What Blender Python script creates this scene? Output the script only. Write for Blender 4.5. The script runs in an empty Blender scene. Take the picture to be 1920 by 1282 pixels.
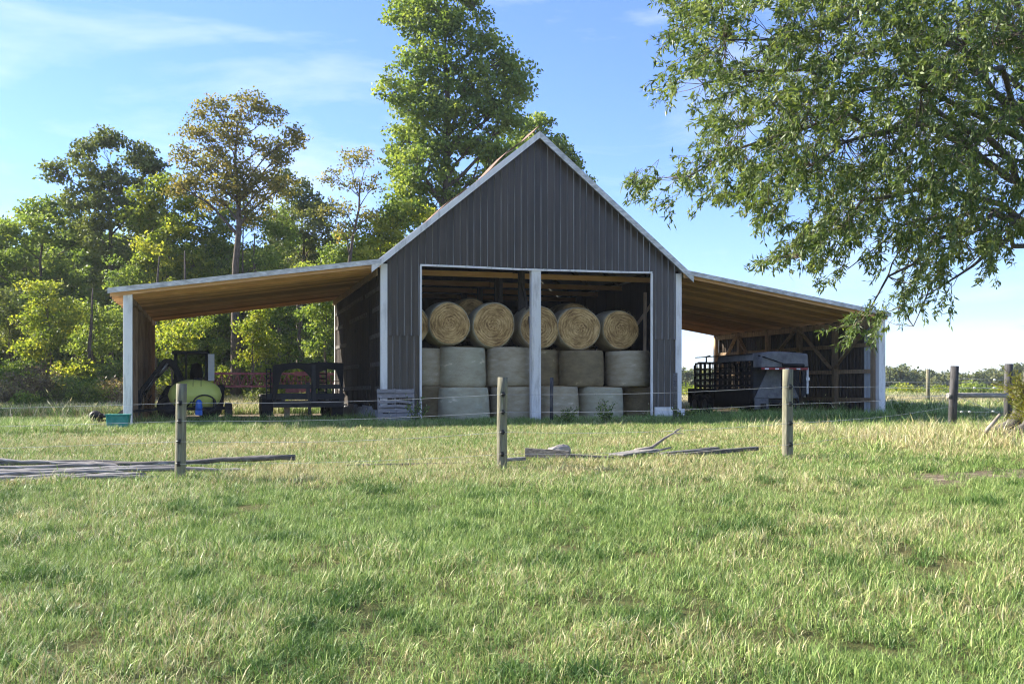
import bpy, bmesh, math, random
import numpy as np
from mathutils import Vector, Matrix, Euler

S = bpy.context.scene
COL = S.collection
rad = math.radians
rng = np.random.default_rng(7)
random.seed(7)

# ------------------------------------------------------------------ camera
CAMZ, FPX, HORY = 1.35, 1950.0, 728.0
cam_d = bpy.data.cameras.new("camera"); cam = bpy.data.objects.new("camera", cam_d); COL.objects.link(cam)
cam.location = (0, 0, CAMZ); cam.rotation_euler = (rad(90), 0, 0)
cam_d.sensor_width = 36; cam_d.lens = 36 * FPX / 1920
cam_d.shift_y = (HORY - 641) / 1920
cam_d.clip_start = 0.1; cam_d.clip_end = 5000
S.camera = cam

# ------------------------------------------------------------------ light
SUN_EL, SUN_DIR = rad(30), Vector((-0.955, 0.297))      # horizontal direction towards the sun
wd = bpy.data.worlds.new("World"); S.world = wd; wd.use_nodes = True
nt = wd.node_tree; nt.nodes.clear()
wo = nt.nodes.new("ShaderNodeOutputWorld"); bg = nt.nodes.new("ShaderNodeBackground")
sky = nt.nodes.new("ShaderNodeTexSky"); sky.sky_type = 'NISHITA'; sky.sun_disc = False
sky.sun_elevation = SUN_EL; sky.sun_rotation = math.atan2(SUN_DIR.x, SUN_DIR.y)
sky.altitude = 0; sky.air_density = 0.95; sky.dust_density = 0.05; sky.ozone_density = 3.2
bg.inputs[1].default_value = 0.084
tc = nt.nodes.new("ShaderNodeTexCoord")
mp = nt.nodes.new("ShaderNodeMapping"); mp.inputs['Scale'].default_value = (1.5, 1.5, 5.0); mp.inputs['Rotation'].default_value = (0.0, 0.25, 0.5); mp.inputs['Location'].default_value = (3.1, 1.7, 0.4)
n1 = nt.nodes.new("ShaderNodeTexNoise"); n1.inputs['Scale'].default_value = 2.1; n1.inputs['Detail'].default_value = 9; n1.inputs['Roughness'].default_value = 0.58; n1.inputs['Distortion'].default_value = 0.7
r1 = nt.nodes.new("ShaderNodeValToRGB"); r1.color_ramp.elements[0].position = 0.47; r1.color_ramp.elements[1].position = 0.82
r1.color_ramp.elements[0].color = (0, 0, 0, 1); r1.color_ramp.elements[1].color = (0.55, 0.55, 0.55, 1)
tint = nt.nodes.new("ShaderNodeMix"); tint.data_type = 'RGBA'; tint.blend_type = 'MULTIPLY'; tint.inputs[0].default_value = 1.0
tint.inputs[7].default_value = (0.74, 0.80, 1.10, 1)
mx = nt.nodes.new("ShaderNodeMix"); mx.data_type = 'RGBA'
L = nt.links
L.new(tc.outputs['Generated'], mp.inputs[0]); L.new(mp.outputs[0], n1.inputs[0]); L.new(n1.outputs[0], r1.inputs[0])
L.new(sky.outputs[0], tint.inputs[6]); L.new(tint.outputs[2], mx.inputs[6]); mx.inputs[7].default_value = (5.6, 5.8, 6.6, 1)
L.new(r1.outputs[0], mx.inputs[0]); L.new(mx.outputs[2], bg.inputs[0]); L.new(bg.outputs[0], wo.inputs[0])

sl = bpy.data.lights.new("sun", 'SUN'); sl.energy = 5.0; sl.angle = rad(0.5); sl.color = (1.0, 0.93, 0.80)
so = bpy.data.objects.new("sun", sl); COL.objects.link(so)
sv = Vector((SUN_DIR.x * math.cos(SUN_EL), SUN_DIR.y * math.cos(SUN_EL), math.sin(SUN_EL)))
so.rotation_euler = sv.to_track_quat('Z', 'Y').to_euler(); so.location = (-30, 10, 40)

S.view_settings.view_transform = 'Standard'; S.view_settings.look = 'None'
S.view_settings.exposure = 1.7; S.view_settings.gamma = 1.0
S.render.engine = 'CYCLES'
S.cycles.max_bounces = 7; S.cycles.diffuse_bounces = 4; S.cycles.transmission_bounces = 5; S.cycles.glossy_bounces = 2
S.cycles.use_denoising = True; S.cycles.filter_width = 1.15
S.cycles.use_adaptive_sampling = True; S.cycles.adaptive_threshold = 0.02
S.cycles.sample_clamp_indirect = 6

# ------------------------------------------------------------------ materials
MATS = {}
def new_mat(name):
    m = bpy.data.materials.new(name); m.use_nodes = True
    n = m.node_tree.nodes; b = n["Principled BSDF"]
    MATS[name] = m
    return m, n, m.node_tree.links, b

def lin(c): return (c[0], c[1], c[2], 1)

def noise_mat(name, c1, c2, scale=5, rough=0.8, stretch=(1, 1, 1), bump=0.0, bscale=None, metal=0.0, spec=0.3, c3=None, detail=6, lo=0.35, hi=0.65, vary=0.0):
    """two (or three) colours mixed by stretched noise in object space, with bump"""
    m, n, l, b = new_mat(name)
    t = n.new("ShaderNodeTexCoord"); mpg = n.new("ShaderNodeMapping"); mpg.inputs['Scale'].default_value = stretch
    nz = n.new("ShaderNodeTexNoise"); nz.inputs['Scale'].default_value = scale; nz.inputs['Detail'].default_value = detail; nz.inputs['Roughness'].default_value = 0.62
    rp = n.new("ShaderNodeValToRGB"); e = rp.color_ramp.elements
    e[0].position = lo; e[0].color = lin(c1); e[1].position = hi; e[1].color = lin(c2)
    if c3:
        x = e.new((lo + hi) / 2 + 0.13); x.color = lin(c3)
    l.new(t.outputs['Object'], mpg.inputs[0]); l.new(mpg.outputs[0], nz.inputs[0]); l.new(nz.outputs[0], rp.inputs[0])
    if vary:     # every piece of timber has its own tone
        oi = n.new("ShaderNodeObjectInfo"); hv = n.new("ShaderNodeHueSaturation"); m1 = n.new("ShaderNodeMapRange"); m1.inputs[3].default_value = 1 - vary; m1.inputs[4].default_value = 1 + vary * 0.6
        l.new(oi.outputs['Random'], m1.inputs[0]); l.new(m1.outputs[0], hv.inputs['Value']); l.new(rp.outputs[0], hv.inputs['Color']); l.new(hv.outputs[0], b.inputs['Base Color'])
    else: l.new(rp.outputs[0], b.inputs['Base Color'])
    b.inputs['Roughness'].default_value = rough; b.inputs['Metallic'].default_value = metal; b.inputs['Specular IOR Level'].default_value = spec
    if bump:
        bp = n.new("ShaderNodeBump"); bp.inputs['Strength'].default_value = bump; bp.inputs['Distance'].default_value = 0.02
        if bscale:
            n2 = n.new("ShaderNodeTexNoise"); n2.inputs['Scale'].default_value = bscale; n2.inputs['Detail'].default_value = 5
            l.new(mpg.outputs[0], n2.inputs[0]); l.new(n2.outputs[0], bp.inputs['Height'])
        else:
            l.new(nz.outputs[0], bp.inputs['Height'])
        l.new(bp.outputs[0], b.inputs['Normal'])
    return m

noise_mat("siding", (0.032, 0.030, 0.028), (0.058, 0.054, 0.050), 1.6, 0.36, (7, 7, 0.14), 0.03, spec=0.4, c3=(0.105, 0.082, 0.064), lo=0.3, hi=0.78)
noise_mat("siding_rib_glint", (0.12, 0.115, 0.11), (0.60, 0.58, 0.55), 1.8, 0.30, (5, 5, 0.22), 0.03, spec=0.6, lo=0.35, hi=0.7)  # sky glint on the rib flanks, painted in as a lighter colour
noise_mat("white_trim", (0.50, 0.47, 0.42), (0.83, 0.80, 0.74), 2.6, 0.45, (3, 3, 0.5), 0.05, lo=0.26, hi=0.5)
noise_mat("stained_trim", (0.40, 0.39, 0.35), (0.78, 0.76, 0.71), 3.5, 0.5, (1, 1, 3), 0.03)
noise_mat("roof_metal", (0.45, 0.46, 0.47), (0.58, 0.59, 0.60), 2, 0.4, (1, 6, 1), 0.03, metal=0.3)
noise_mat("rusty_sheet", (0.11, 0.055, 0.035), (0.30, 0.19, 0.13), 3, 0.7, (1, 5, 1), 0.1)
noise_mat("rafter_wood", (0.52, 0.29, 0.13), (0.76, 0.47, 0.24), 2.5, 0.75, (0.6, 8, 8), 0.1, c3=(0.64, 0.38, 0.18), vary=0.45)
noise_mat("deck_wood", (0.38, 0.23, 0.12), (0.58, 0.37, 0.20), 2.5, 0.8, (0.6, 9, 9), 0.1)
noise_mat("wall_wood", (0.20, 0.13, 0.08), (0.38, 0.26, 0.16), 3, 0.8, (8, 8, 0.5), 0.15)
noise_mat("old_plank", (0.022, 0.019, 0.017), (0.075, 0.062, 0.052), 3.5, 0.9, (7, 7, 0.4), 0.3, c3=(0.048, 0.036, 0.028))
noise_mat("old_batten", (0.035, 0.031, 0.028), (0.15, 0.14, 0.125), 4, 0.9, (2, 2, 2), 0.2)
noise_mat("dark_post", (0.030, 0.026, 0.024), (0.075, 0.062, 0.052), 4, 0.85, (5, 5, 0.5), 0.2)
noise_mat("frame_wood", (0.32, 0.225, 0.14), (0.58, 0.42, 0.26), 3, 0.8, (4, 4, 0.8), 0.15, vary=0.3)
noise_mat("block", (0.22, 0.22, 0.22), (0.42, 0.43, 0.44), 4, 0.9, (1, 1, 1), 0.25)
noise_mat("concrete_dirt", (0.085, 0.062, 0.040), (0.19, 0.145, 0.10), 2.5, 0.95, (1, 1, 1), 0.4)
noise_mat("fence_wood", (0.12, 0.105, 0.08), (0.36, 0.325, 0.26), 5, 0.9, (5, 5, 0.35), 0.8, 22, c3=(0.24, 0.23, 0.15), lo=0.3, hi=0.68)
noise_mat("grey_wood", (0.14, 0.125, 0.115), (0.48, 0.45, 0.42), 4, 0.9, (0.8, 9, 9), 0.7, c3=(0.30, 0.28, 0.26))
noise_mat("grey_board", (0.06, 0.055, 0.05), (0.19, 0.175, 0.155), 4, 0.9, (0.8, 9, 9), 0.4)
noise_mat("pallet_wood", (0.20, 0.19, 0.185), (0.42, 0.40, 0.38), 4, 0.9, (1.5, 8, 8), 0.3, c3=(0.30, 0.27, 0.245))
noise_mat("creosote", (0.030, 0.029, 0.030), (0.10, 0.095, 0.095), 5, 0.85, (4, 4, 0.6), 0.4)
noise_mat("rail_wood", (0.16, 0.155, 0.15), (0.34, 0.33, 0.31), 4, 0.85, (0.6, 6, 6), 0.4)
noise_mat("black_paint", (0.007, 0.007, 0.008), (0.016, 0.016, 0.018), 3, 0.55, (1, 1, 1), 0.03, spec=0.25)
noise_mat("grey_paint", (0.028, 0.028, 0.030), (0.045, 0.045, 0.048), 3, 0.5, (1, 1, 1), 0.03, spec=0.3)
noise_mat("tyre", (0.012, 0.012, 0.012), (0.03, 0.028, 0.026), 12, 0.85, (1, 1, 1), 0.2)
noise_mat("rim_steel", (0.25, 0.25, 0.26), (0.42, 0.42, 0.43), 6, 0.4, metal=0.6)
noise_mat("white_paint", (0.66, 0.68, 0.70), (0.78, 0.79, 0.80), 4, 0.4)
noise_mat("canvas", (0.10, 0.10, 0.10), (0.21, 0.205, 0.20), 3, 0.8, (1, 1, 1), 0.35, 6)
noise_mat("canvas_dark", (0.20, 0.20, 0.20), (0.29, 0.285, 0.28), 3, 0.8, (1, 1, 1), 0.35, 6)
noise_mat("red_paint", (0.15, 0.035, 0.04), (0.26, 0.08, 0.085), 5, 0.6)
noise_mat("red_reflector", (0.22, 0.012, 0.012), (0.30, 0.02, 0.02), 5, 0.4)
noise_mat("tank_yellow", (0.60, 0.63, 0.13), (0.70, 0.71, 0.19), 1.5, 0.42, spec=0.4)
noise_mat("pump_blue", (0.02, 0.12, 0.50), (0.05, 0.20, 0.62), 6, 0.5)
noise_mat("tub_green", (0.02, 0.19, 0.15), (0.05, 0.28, 0.23), 5, 0.5, (1, 1, 1), 0.2)
noise_mat("rock", (0.24, 0.22, 0.20), (0.48, 0.45, 0.41), 7, 0.95, (1, 1, 1), 0.6, c3=(0.36, 0.32, 0.28))
noise_mat("galv_wire", (0.36, 0.36, 0.36), (0.50, 0.50, 0.49), 3, 0.45, metal=0.2)
noise_mat("insulator_black", (0.012, 0.012, 0.012), (0.03, 0.03, 0.03), 8, 0.4)
noise_mat("insulator_white", (0.70, 0.70, 0.68), (0.80, 0.80, 0.78), 8, 0.4)
noise_mat("bark", (0.055, 0.042, 0.032), (0.16, 0.13, 0.105), 5, 0.95, (4, 4, 0.7), 0.7, 12)
noise_mat("bark_grey", (0.07, 0.062, 0.055), (0.24, 0.225, 0.20), 7, 0.95, (4, 4, 0.7), 1.0, 12, c3=(0.14, 0.13, 0.115))
noise_mat("dead_stick", (0.20, 0.17, 0.14), (0.40, 0.35, 0.29), 6, 0.9, (1, 1, 1), 0.3)
noise_mat("translucent_panel", (0.58, 0.62, 0.64), (0.70, 0.73, 0.75), 3, 0.4, (5, 5, 0.4))
noise_mat("net_wrap", (0.36, 0.285, 0.17), (0.82, 0.71, 0.51), 2.6, 0.9, (1, 1, 3.0), 1.0, 34, c3=(0.50, 0.43, 0.295), lo=0.28, hi=0.72)
noise_mat("net_wrap_green", (0.38, 0.32, 0.21), (0.84, 0.75, 0.57), 2.2, 0.9, (1, 1, 2.4), 1.0, 34, c3=(0.50, 0.47, 0.32), lo=0.28, hi=0.72)
noise_mat("net_wrap_brown", (0.17, 0.125, 0.07), (0.60, 0.48, 0.30), 2.0, 0.9, (1, 1, 2.0), 1.0, 34, c3=(0.29, 0.225, 0.12), lo=0.28, hi=0.72)
noise_mat("straw", (0.32, 0.23, 0.10), (0.56, 0.43, 0.22), 20, 0.9)

def glass_mat():
    m, n, l, b = new_mat("cab_glass")
    b.inputs['Base Color'].default_value = (0.55, 0.60, 0.62, 1); b.inputs['Roughness'].default_value = 0.03
    b.inputs['Transmission Weight'].default_value = 1.0; b.inputs['IOR'].default_value = 1.02
glass_mat()

def straw_face():
    m, n, l, b = new_mat("straw_face")
    t = n.new("ShaderNodeTexCoord"); sp = n.new("ShaderNodeSeparateXYZ"); l.new(t.outputs['Object'], sp.inputs[0])
    nz0 = n.new("ShaderNodeTexNoise"); nz0.inputs['Scale'].default_value = 3.5; nz0.inputs['Detail'].default_value = 4; l.new(t.outputs['Object'], nz0.inputs[0])
    def math_(op, a, bb):
        x = n.new("ShaderNodeMath"); x.operation = op
        for i, v in enumerate((a, bb)):
            if v is None: continue
            if isinstance(v, (int, float)): x.inputs[i].default_value = v
            else: l.new(v, x.inputs[i])
        return x.outputs[0]
    r2 = math_('SQRT', math_('ADD', math_('MULTIPLY', sp.outputs[0], sp.outputs[0]), math_('MULTIPLY', sp.outputs[1], sp.outputs[1])), None)
    an = math_('DIVIDE', math_('ARCTAN2', sp.outputs[1], sp.outputs[0]), 6.2832)
    spiral = math_('ADD', math_('ADD', math_('MULTIPLY', r2, 11.0), an), math_('MULTIPLY', nz0.outputs[0], 1.8))
    nzl = n.new("ShaderNodeTexNoise"); nzl.noise_dimensions = '2D'; nzl.inputs['Scale'].default_value = 1.0; nzl.inputs['Detail'].default_value = 4; nzl.inputs['Roughness'].default_value = 0.7
    cb = n.new("ShaderNodeCombineXYZ"); l.new(math_('MULTIPLY', spiral, 2.2), cb.inputs[0]); l.new(math_('MULTIPLY', an, 9.0), cb.inputs[1]); l.new(cb.outputs[0], nzl.inputs[0])
    nz2 = n.new("ShaderNodeTexNoise"); nz2.inputs['Scale'].default_value = 4; nz2.inputs['Detail'].default_value = 6; l.new(t.outputs['Object'], nz2.inputs[0])
    wv = math_('SINE', math_('MULTIPLY', spiral, 6.2832), None)
    mixn = math_('ADD', math_('ADD', math_('MULTIPLY', nzl.outputs[0], 0.62), math_('MULTIPLY', nz2.outputs[0], 0.38)), math_('MULTIPLY', wv, 0.035))
    rp = n.new("ShaderNodeValToRGB"); e = rp.color_ramp.elements
    e[0].position = 0.36; e[0].color = (0.19, 0.105, 0.035, 1); e[1].position = 0.66; e[1].color = (0.74, 0.52, 0.24, 1)
    x = e.new(0.5); x.color = (0.46, 0.285, 0.105, 1)
    l.new(mixn, rp.inputs[0]); l.new(rp.outputs[0], b.inputs['Base Color']); b.inputs['Roughness'].default_value = 0.9
    bp = n.new("ShaderNodeBump"); bp.inputs['Strength'].default_value = 0.8; bp.inputs['Distance'].default_value = 0.03
    l.new(mixn, bp.inputs['Height']); l.new(bp.outputs[0], b.inputs['Normal'])
straw_face()

def leaf_mat(name, cols, trans=0.45, rough=0.55, spec=0.25):
    """leaf colour picked by the per-leaf attribute tint; part of the light passes through"""
    m, n, l, b = new_mat(name)
    at = n.new("ShaderNodeAttribute"); at.attribute_name = "tint"
    rp = n.new("ShaderNodeValToRGB"); e = rp.color_ramp.elements
    e[0].position = 0; e[0].color = lin(cols[0]); e[1].position = 1; e[1].color = lin(cols[-1])
    for i, c in enumerate(cols[1:-1]):
        x = e.new((i + 1) / (len(cols) - 1)); x.color = lin(c)
    l.new(at.outputs['Fac'], rp.inputs[0]); l.new(rp.outputs[0], b.inputs['Base Color'])
    b.inputs['Roughness'].default_value = rough; b.inputs['Specular IOR Level'].default_value = spec
    tr = n.new("ShaderNodeBsdfTranslucent"); ms = n.new("ShaderNodeMixShader"); ms.inputs[0].default_value = trans
    gm = n.new("ShaderNodeMix"); gm.data_type = 'RGBA'; gm.blend_type = 'MULTIPLY'; gm.inputs[0].default_value = 1.0; gm.inputs[7].default_value = (1.5, 1.45, 0.7, 1)
    l.new(rp.outputs[0], gm.inputs[6]); l.new(gm.outputs[2], tr.inputs[0])
    out = n["Material Output"]
    l.new(b.outputs[0], ms.inputs[1]); l.new(tr.outputs[0], ms.inputs[2]); l.new(ms.outputs[0], out.inputs[0])
    return m
leaf_mat("leaf_oak", [(0.045, 0.078, 0.024), (0.095, 0.145, 0.042), (0.165, 0.215, 0.068), (0.31, 0.345, 0.14)], 0.36, 0.48, 0.35)
leaf_mat("leaf_green", [(0.067, 0.116, 0.034), (0.152, 0.220, 0.055), (0.305, 0.360, 0.091)], 0.45)
leaf_mat("leaf_dark", [(0.069, 0.095, 0.040), (0.130, 0.165, 0.057), (0.244, 0.266, 0.089)], 0.35)
leaf_mat("leaf_yellow", [(0.085, 0.13, 0.03), (0.2, 0.26, 0.045), (0.4, 0.39, 0.07)], 0.5)
leaf_mat("leaf_autumn", [(0.091, 0.104, 0.037), (0.183, 0.183, 0.055), (0.354, 0.275, 0.085)], 0.4)
leaf_mat("leaf_brown", [(0.09, 0.07, 0.05), (0.18, 0.14, 0.09), (0.28, 0.25, 0.13)], 0.25)
leaf_mat("leaf_far", [(0.085, 0.11, 0.065), (0.14, 0.165, 0.08), (0.23, 0.23, 0.11)], 0.3)
leaf_mat("leaf_cedar", [(0.09, 0.12, 0.02), (0.17, 0.18, 0.03), (0.27, 0.24, 0.05)], 0.4)

def grass_mat(name, greens, straws):
    m, n, l, b = new_mat(name)
    at = n.new("ShaderNodeAttribute"); at.attribute_name = "tint"
    ai = n.new("ShaderNodeAttribute"); ai.attribute_name = "dry"; ai.attribute_type = 'INSTANCER'
    def ramp(cols):
        rp = n.new("ShaderNodeValToRGB"); e = rp.color_ramp.elements
        e[0].position = 0; e[0].color = lin(cols[0]); e[1].position = 1; e[1].color = lin(cols[-1])
        for i, c in enumerate(cols[1:-1]):
            x = e.new((i + 1) / (len(cols) - 1)); x.color = lin(c)
        l.new(at.outputs['Fac'], rp.inputs[0]); return rp
    ra, rb = ramp(greens), ramp(straws)
    at2 = n.new("ShaderNodeAttribute"); at2.attribute_name = "pick"
    sub = n.new("ShaderNodeMath"); sub.operation = 'SUBTRACT'; l.new(ai.outputs['Fac'], sub.inputs[0]); l.new(at2.outputs['Fac'], sub.inputs[1])
    mr = n.new("ShaderNodeMapRange"); mr.inputs[1].default_value = -0.12; mr.inputs[2].default_value = 0.12; l.new(sub.outputs[0], mr.inputs[0])
    mixc = n.new("ShaderNodeMix"); mixc.data_type = 'RGBA'
    l.new(mr.outputs[0], mixc.inputs[0]); l.new(ra.outputs[0], mixc.inputs[6]); l.new(rb.outputs[0], mixc.inputs[7])
    l.new(mixc.outputs[2], b.inputs['Base Color']); b.inputs['Roughness'].default_value = 0.5; b.inputs['Specular IOR Level'].default_value = 0.3
    tr = n.new("ShaderNodeBsdfTranslucent"); ms = n.new("ShaderNodeMixShader"); ms.inputs[0].default_value = 0.22
    l.new(mixc.outputs[2], tr.inputs[0]); l.new(b.outputs[0], ms.inputs[1]); l.new(tr.outputs[0], ms.inputs[2]); l.new(ms.outputs[0], n["Material Output"].inputs[0])
grass_mat("grass_blade", [(0.045, 0.105, 0.020), (0.20, 0.32, 0.062), (0.44, 0.54, 0.165)], [(0.34, 0.27, 0.12), (0.55, 0.47, 0.23), (0.78, 0.70, 0.44)])

# ------------------------------------------------------------------ terrain height
def sstep(a, b, x):
    t = np.clip((np.asarray(x, float) - a) / (b - a), 0, 1); return t * t * (3 - 2 * t)
def gz(x, y):
    x = np.asarray(x, float); y = np.asarray(y, float)
    rel = np.interp(y, [-50, 0, 6, 14.6, 29, 34, 44, 60], [-1.5, -1.40, -1.37, -1.17, -1.03, -1.01, -0.98, -0.95])
    rel = rel + 0.024 * np.clip(x, -9, 9) * sstep(5, 12, y) * (1 - sstep(17, 28, y)) + 0.006 * np.clip(x, -14, 16) * sstep(20, 30, y)
    rel = rel + 1.25 * sstep(44, 74, y) * sstep(8, -6, x)
    rel = rel + 0.025 * np.sin(x * 1.3 + 0.7 * np.sin(y * 0.9)) * np.cos(y * 1.1 + 0.4) * (1 - sstep(20, 27, y))
    return rel + CAMZ
def gzf(x, y): return float(gz(x, y))
def P(px, py, d): return Vector(((px - 960) / FPX * d, d, CAMZ + (HORY - py) / FPX * d))

# ------------------------------------------------------------------ mesh helpers
class MB:
    """collects shapes, then links them as ONE mesh object"""
    def __init__(s): s.v = []; s.f = []; s.m = []; s.sm = []
    def add(s, vs, fs, mi=0, smooth=False):
        o = len(s.v); s.v += [tuple(p) for p in vs]
        for f in fs: s.f.append([i + o for i in f]); s.m.append(mi); s.sm.append(smooth)
        return s
    def box(s, x0, x1, y0, y1, z0, z1, mi=0):
        vs = [(x, y, z) for x in (x0, x1) for y in (y0, y1) for z in (z0, z1)]
        return s.add(vs, [(0, 1, 3, 2), (4, 6, 7, 5), (0, 4, 5, 1), (2, 3, 7, 6), (0, 2, 6, 4), (1, 5, 7, 3)], mi)
    def beam(s, p, q, w, h, up=(0, 0, 1), mi=0):
        p, q = Vector(p), Vector(q); d = (q - p).normalized(); up = Vector(up)
        if abs(d.dot(up)) > 0.99: up = Vector((0, 1, 0))
        a = d.cross(up).normalized() * (w / 2); b = a.cross(d).normalized() * (h / 2)
        vs = [c + i * a + j * b for c in (p, q) for i in (-1, 1) for j in (-1, 1)]
        return s.add(vs, [(0, 1, 3, 2), (4, 6, 7, 5), (0, 4, 5, 1), (2, 3, 7, 6), (0, 2, 6, 4), (1, 5, 7, 3)], mi)
    def tube(s, pts, rs, n=8, mi=0, caps=True, wob=0.0):
        pts = [Vector(p) for p in pts]
        if isinstance(rs, (int, float)): rs = [rs] * len(pts)
        vs = []; prev = None
        for i, p in enumerate(pts):
            d = (pts[min(i + 1, len(pts) - 1)] - pts[max(i - 1, 0)])
            d = d.normalized() if d.length > 1e-9 else Vector((0, 0, 1))
            ref = prev if prev is not None else (Vector((0, 0, 1)) if abs(d.z) < 0.9 else Vector((1, 0, 0)))
            a = (ref - d * ref.dot(d)).normalized(); b = d.cross(a); prev = a
            for k in range(n):
                t = 2 * math.pi * k / n; r = rs[i] * (1 + (random.uniform(-wob, wob) if wob else 0))
                vs.append(p + a * (r * math.cos(t)) + b * (r * math.sin(t)))
        fs = [(i * n + k, i * n + (k + 1) % n, (i + 1) * n + (k + 1) % n, (i + 1) * n + k) for i in range(len(pts) - 1) for k in range(n)]
        s.add(vs, fs, mi, True)
        if caps:
            o = len(s.v) - len(vs)
            s.f.append([o + k for k in range(n)][::-1]); s.m.append(mi); s.sm.append(False)
            e = o + (len(pts) - 1) * n
            s.f.append([e + k for k in range(n)]); s.m.append(mi); s.sm.append(False)
        return s
    def prism(s, poly, axis, t0, t1, mi=0):
        """2-D outline extruded along an axis: 'y' -> outline in x,z ; 'x' -> outline in y,z ; 'z' -> outline in x,y"""
        def pt(a, b, t): return {'y': (a, t, b), 'x': (t, a, b), 'z': (a, b, t)}[axis]
        n = len(poly); vs = [pt(a, b, t0) for a, b in poly] + [pt(a, b, t1) for a, b in poly]
        fs = [tuple(range(n)), tuple(range(2 * n - 1, n - 1, -1))] + [(i, (i + 1) % n, n + (i + 1) % n, n + i) for i in range(n)]
        return s.add(vs, fs, mi)
    def lathe(s, prof, n=28, axis='z', c=(0, 0, 0), mi=0):
        vs = []
        for r, h in prof:
            for k in range(n):
                t = 2 * math.pi * k / n; a, b = r * math.cos(t), r * math.sin(t)
                q = {'z': (a, b, h), 'x': (h, a, b), 'y': (a, h, b)}[axis]
                vs.append((q[0] + c[0], q[1] + c[1], q[2] + c[2]))
        fs = [(i * n + k, i * n + (k + 1) % n, (i + 1) * n + (k + 1) % n, (i + 1) * n + k) for i in range(len(prof) - 1) for k in range(n)]
        return s.add(vs, fs, mi, True)
    def build(s, name, mats, parent=None, bevel=0.0):
        me = bpy.data.meshes.new(name); me.from_pydata(s.v, [], s.f)
        if isinstance(mats, str): mats = [mats]
        for m in mats: me.materials.append(MATS[m])
        me.polygons.foreach_set("material_index", s.m); me.polygons.foreach_set("use_smooth", s.sm)
        bm = bmesh.new(); bm.from_mesh(me); bmesh.ops.recalc_face_normals(bm, faces=bm.faces); bm.to_mesh(me); bm.free()
        me.update()
        o = bpy.data.objects.new(name, me); COL.objects.link(o)
        if parent is not None: o.parent = parent
        if bevel:
            b = o.modifiers.new("bevel", 'BEVEL'); b.width = bevel; b.segments = 2; b.limit_method = 'ANGLE'
        return o

def tag(o, label=None, cat=None, group=None, kind=None):
    if label: o["label"] = label
    if cat: o["category"] = cat
    if group: o["group"] = group
    if kind: o["kind"] = kind
    return o
def empty(name, loc, rz=0.0, label=None, cat=None, group=None):
    o = bpy.data.objects.new(name, None); COL.objects.link(o); o.location = loc; o.rotation_euler = (0, 0, rz)
    o.empty_display_size = 0.3
    return tag(o, label, cat, group)
def copy_tree(o, parent=None):
    c = o.copy(); COL.objects.link(c)
    if parent is not None: c.parent = parent
    for ch in [x for x in bpy.data.objects if x.parent == o and x != c]: copy_tree(ch, c)
    return c

def quads_object(name, verts, tints, mat, parent=None, extra=None, tris=None):
    """verts (N,4,3) -> one mesh of N leaf quads with a float attribute tint"""
    N = len(verts); me = bpy.data.meshes.new(name)
    me.vertices.add(N * 4); me.vertices.foreach_set("co", np.asarray(verts, np.float32).ravel())
    me.loops.add(N * 4); me.loops.foreach_set("vertex_index", np.arange(N * 4, dtype=np.int32))
    me.polygons.add(N); me.polygons.foreach_set("loop_start", np.arange(0, N * 4, 4, dtype=np.int32))
    me.update(calc_edges=True)
    a = me.attributes.new("tint", 'FLOAT', 'POINT'); a.data.foreach_set("value", np.repeat(np.asarray(tints, np.float32), 4))
    me.materials.append(MATS[mat])
    o = bpy.data.objects.new(name, me); COL.objects.link(o)
    if parent is not None: o.parent = parent
    return o

def unit(a): return a / np.maximum(np.linalg.norm(a, axis=-1, keepdims=True), 1e-9)
def leaf_quads(c, d, nrm, ln, wd):
    """leaves at c (base), along d, facing nrm"""
    d = unit(d); w = unit(np.cross(nrm, d)); ln = ln[:, None]; wd = wd[:, None]
    return np.stack([c, c + d * ln * 0.45 + w * wd * 0.5, c + d * ln, c + d * ln * 0.45 - w * wd * 0.5], axis=1)

def vnoise(x, y, sc, seed):
    """smooth value noise"""
    r = np.random.default_rng(seed); G = r.random((256, 256)); u = x * sc + 100; v = y * sc + 100
    i = np.floor(u).astype(int); j = np.floor(v).astype(int); fu, fv = u - i, v - j; fu = fu * fu * (3 - 2 * fu); fv = fv * fv * (3 - 2 * fv)
    g = lambda a, b_: G[a % 256, b_ % 256]
    return (g(i, j) * (1 - fu) + g(i + 1, j) * fu) * (1 - fv) + (g(i, j + 1) * (1 - fu) + g(i + 1, j + 1) * fu) * fv

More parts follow.
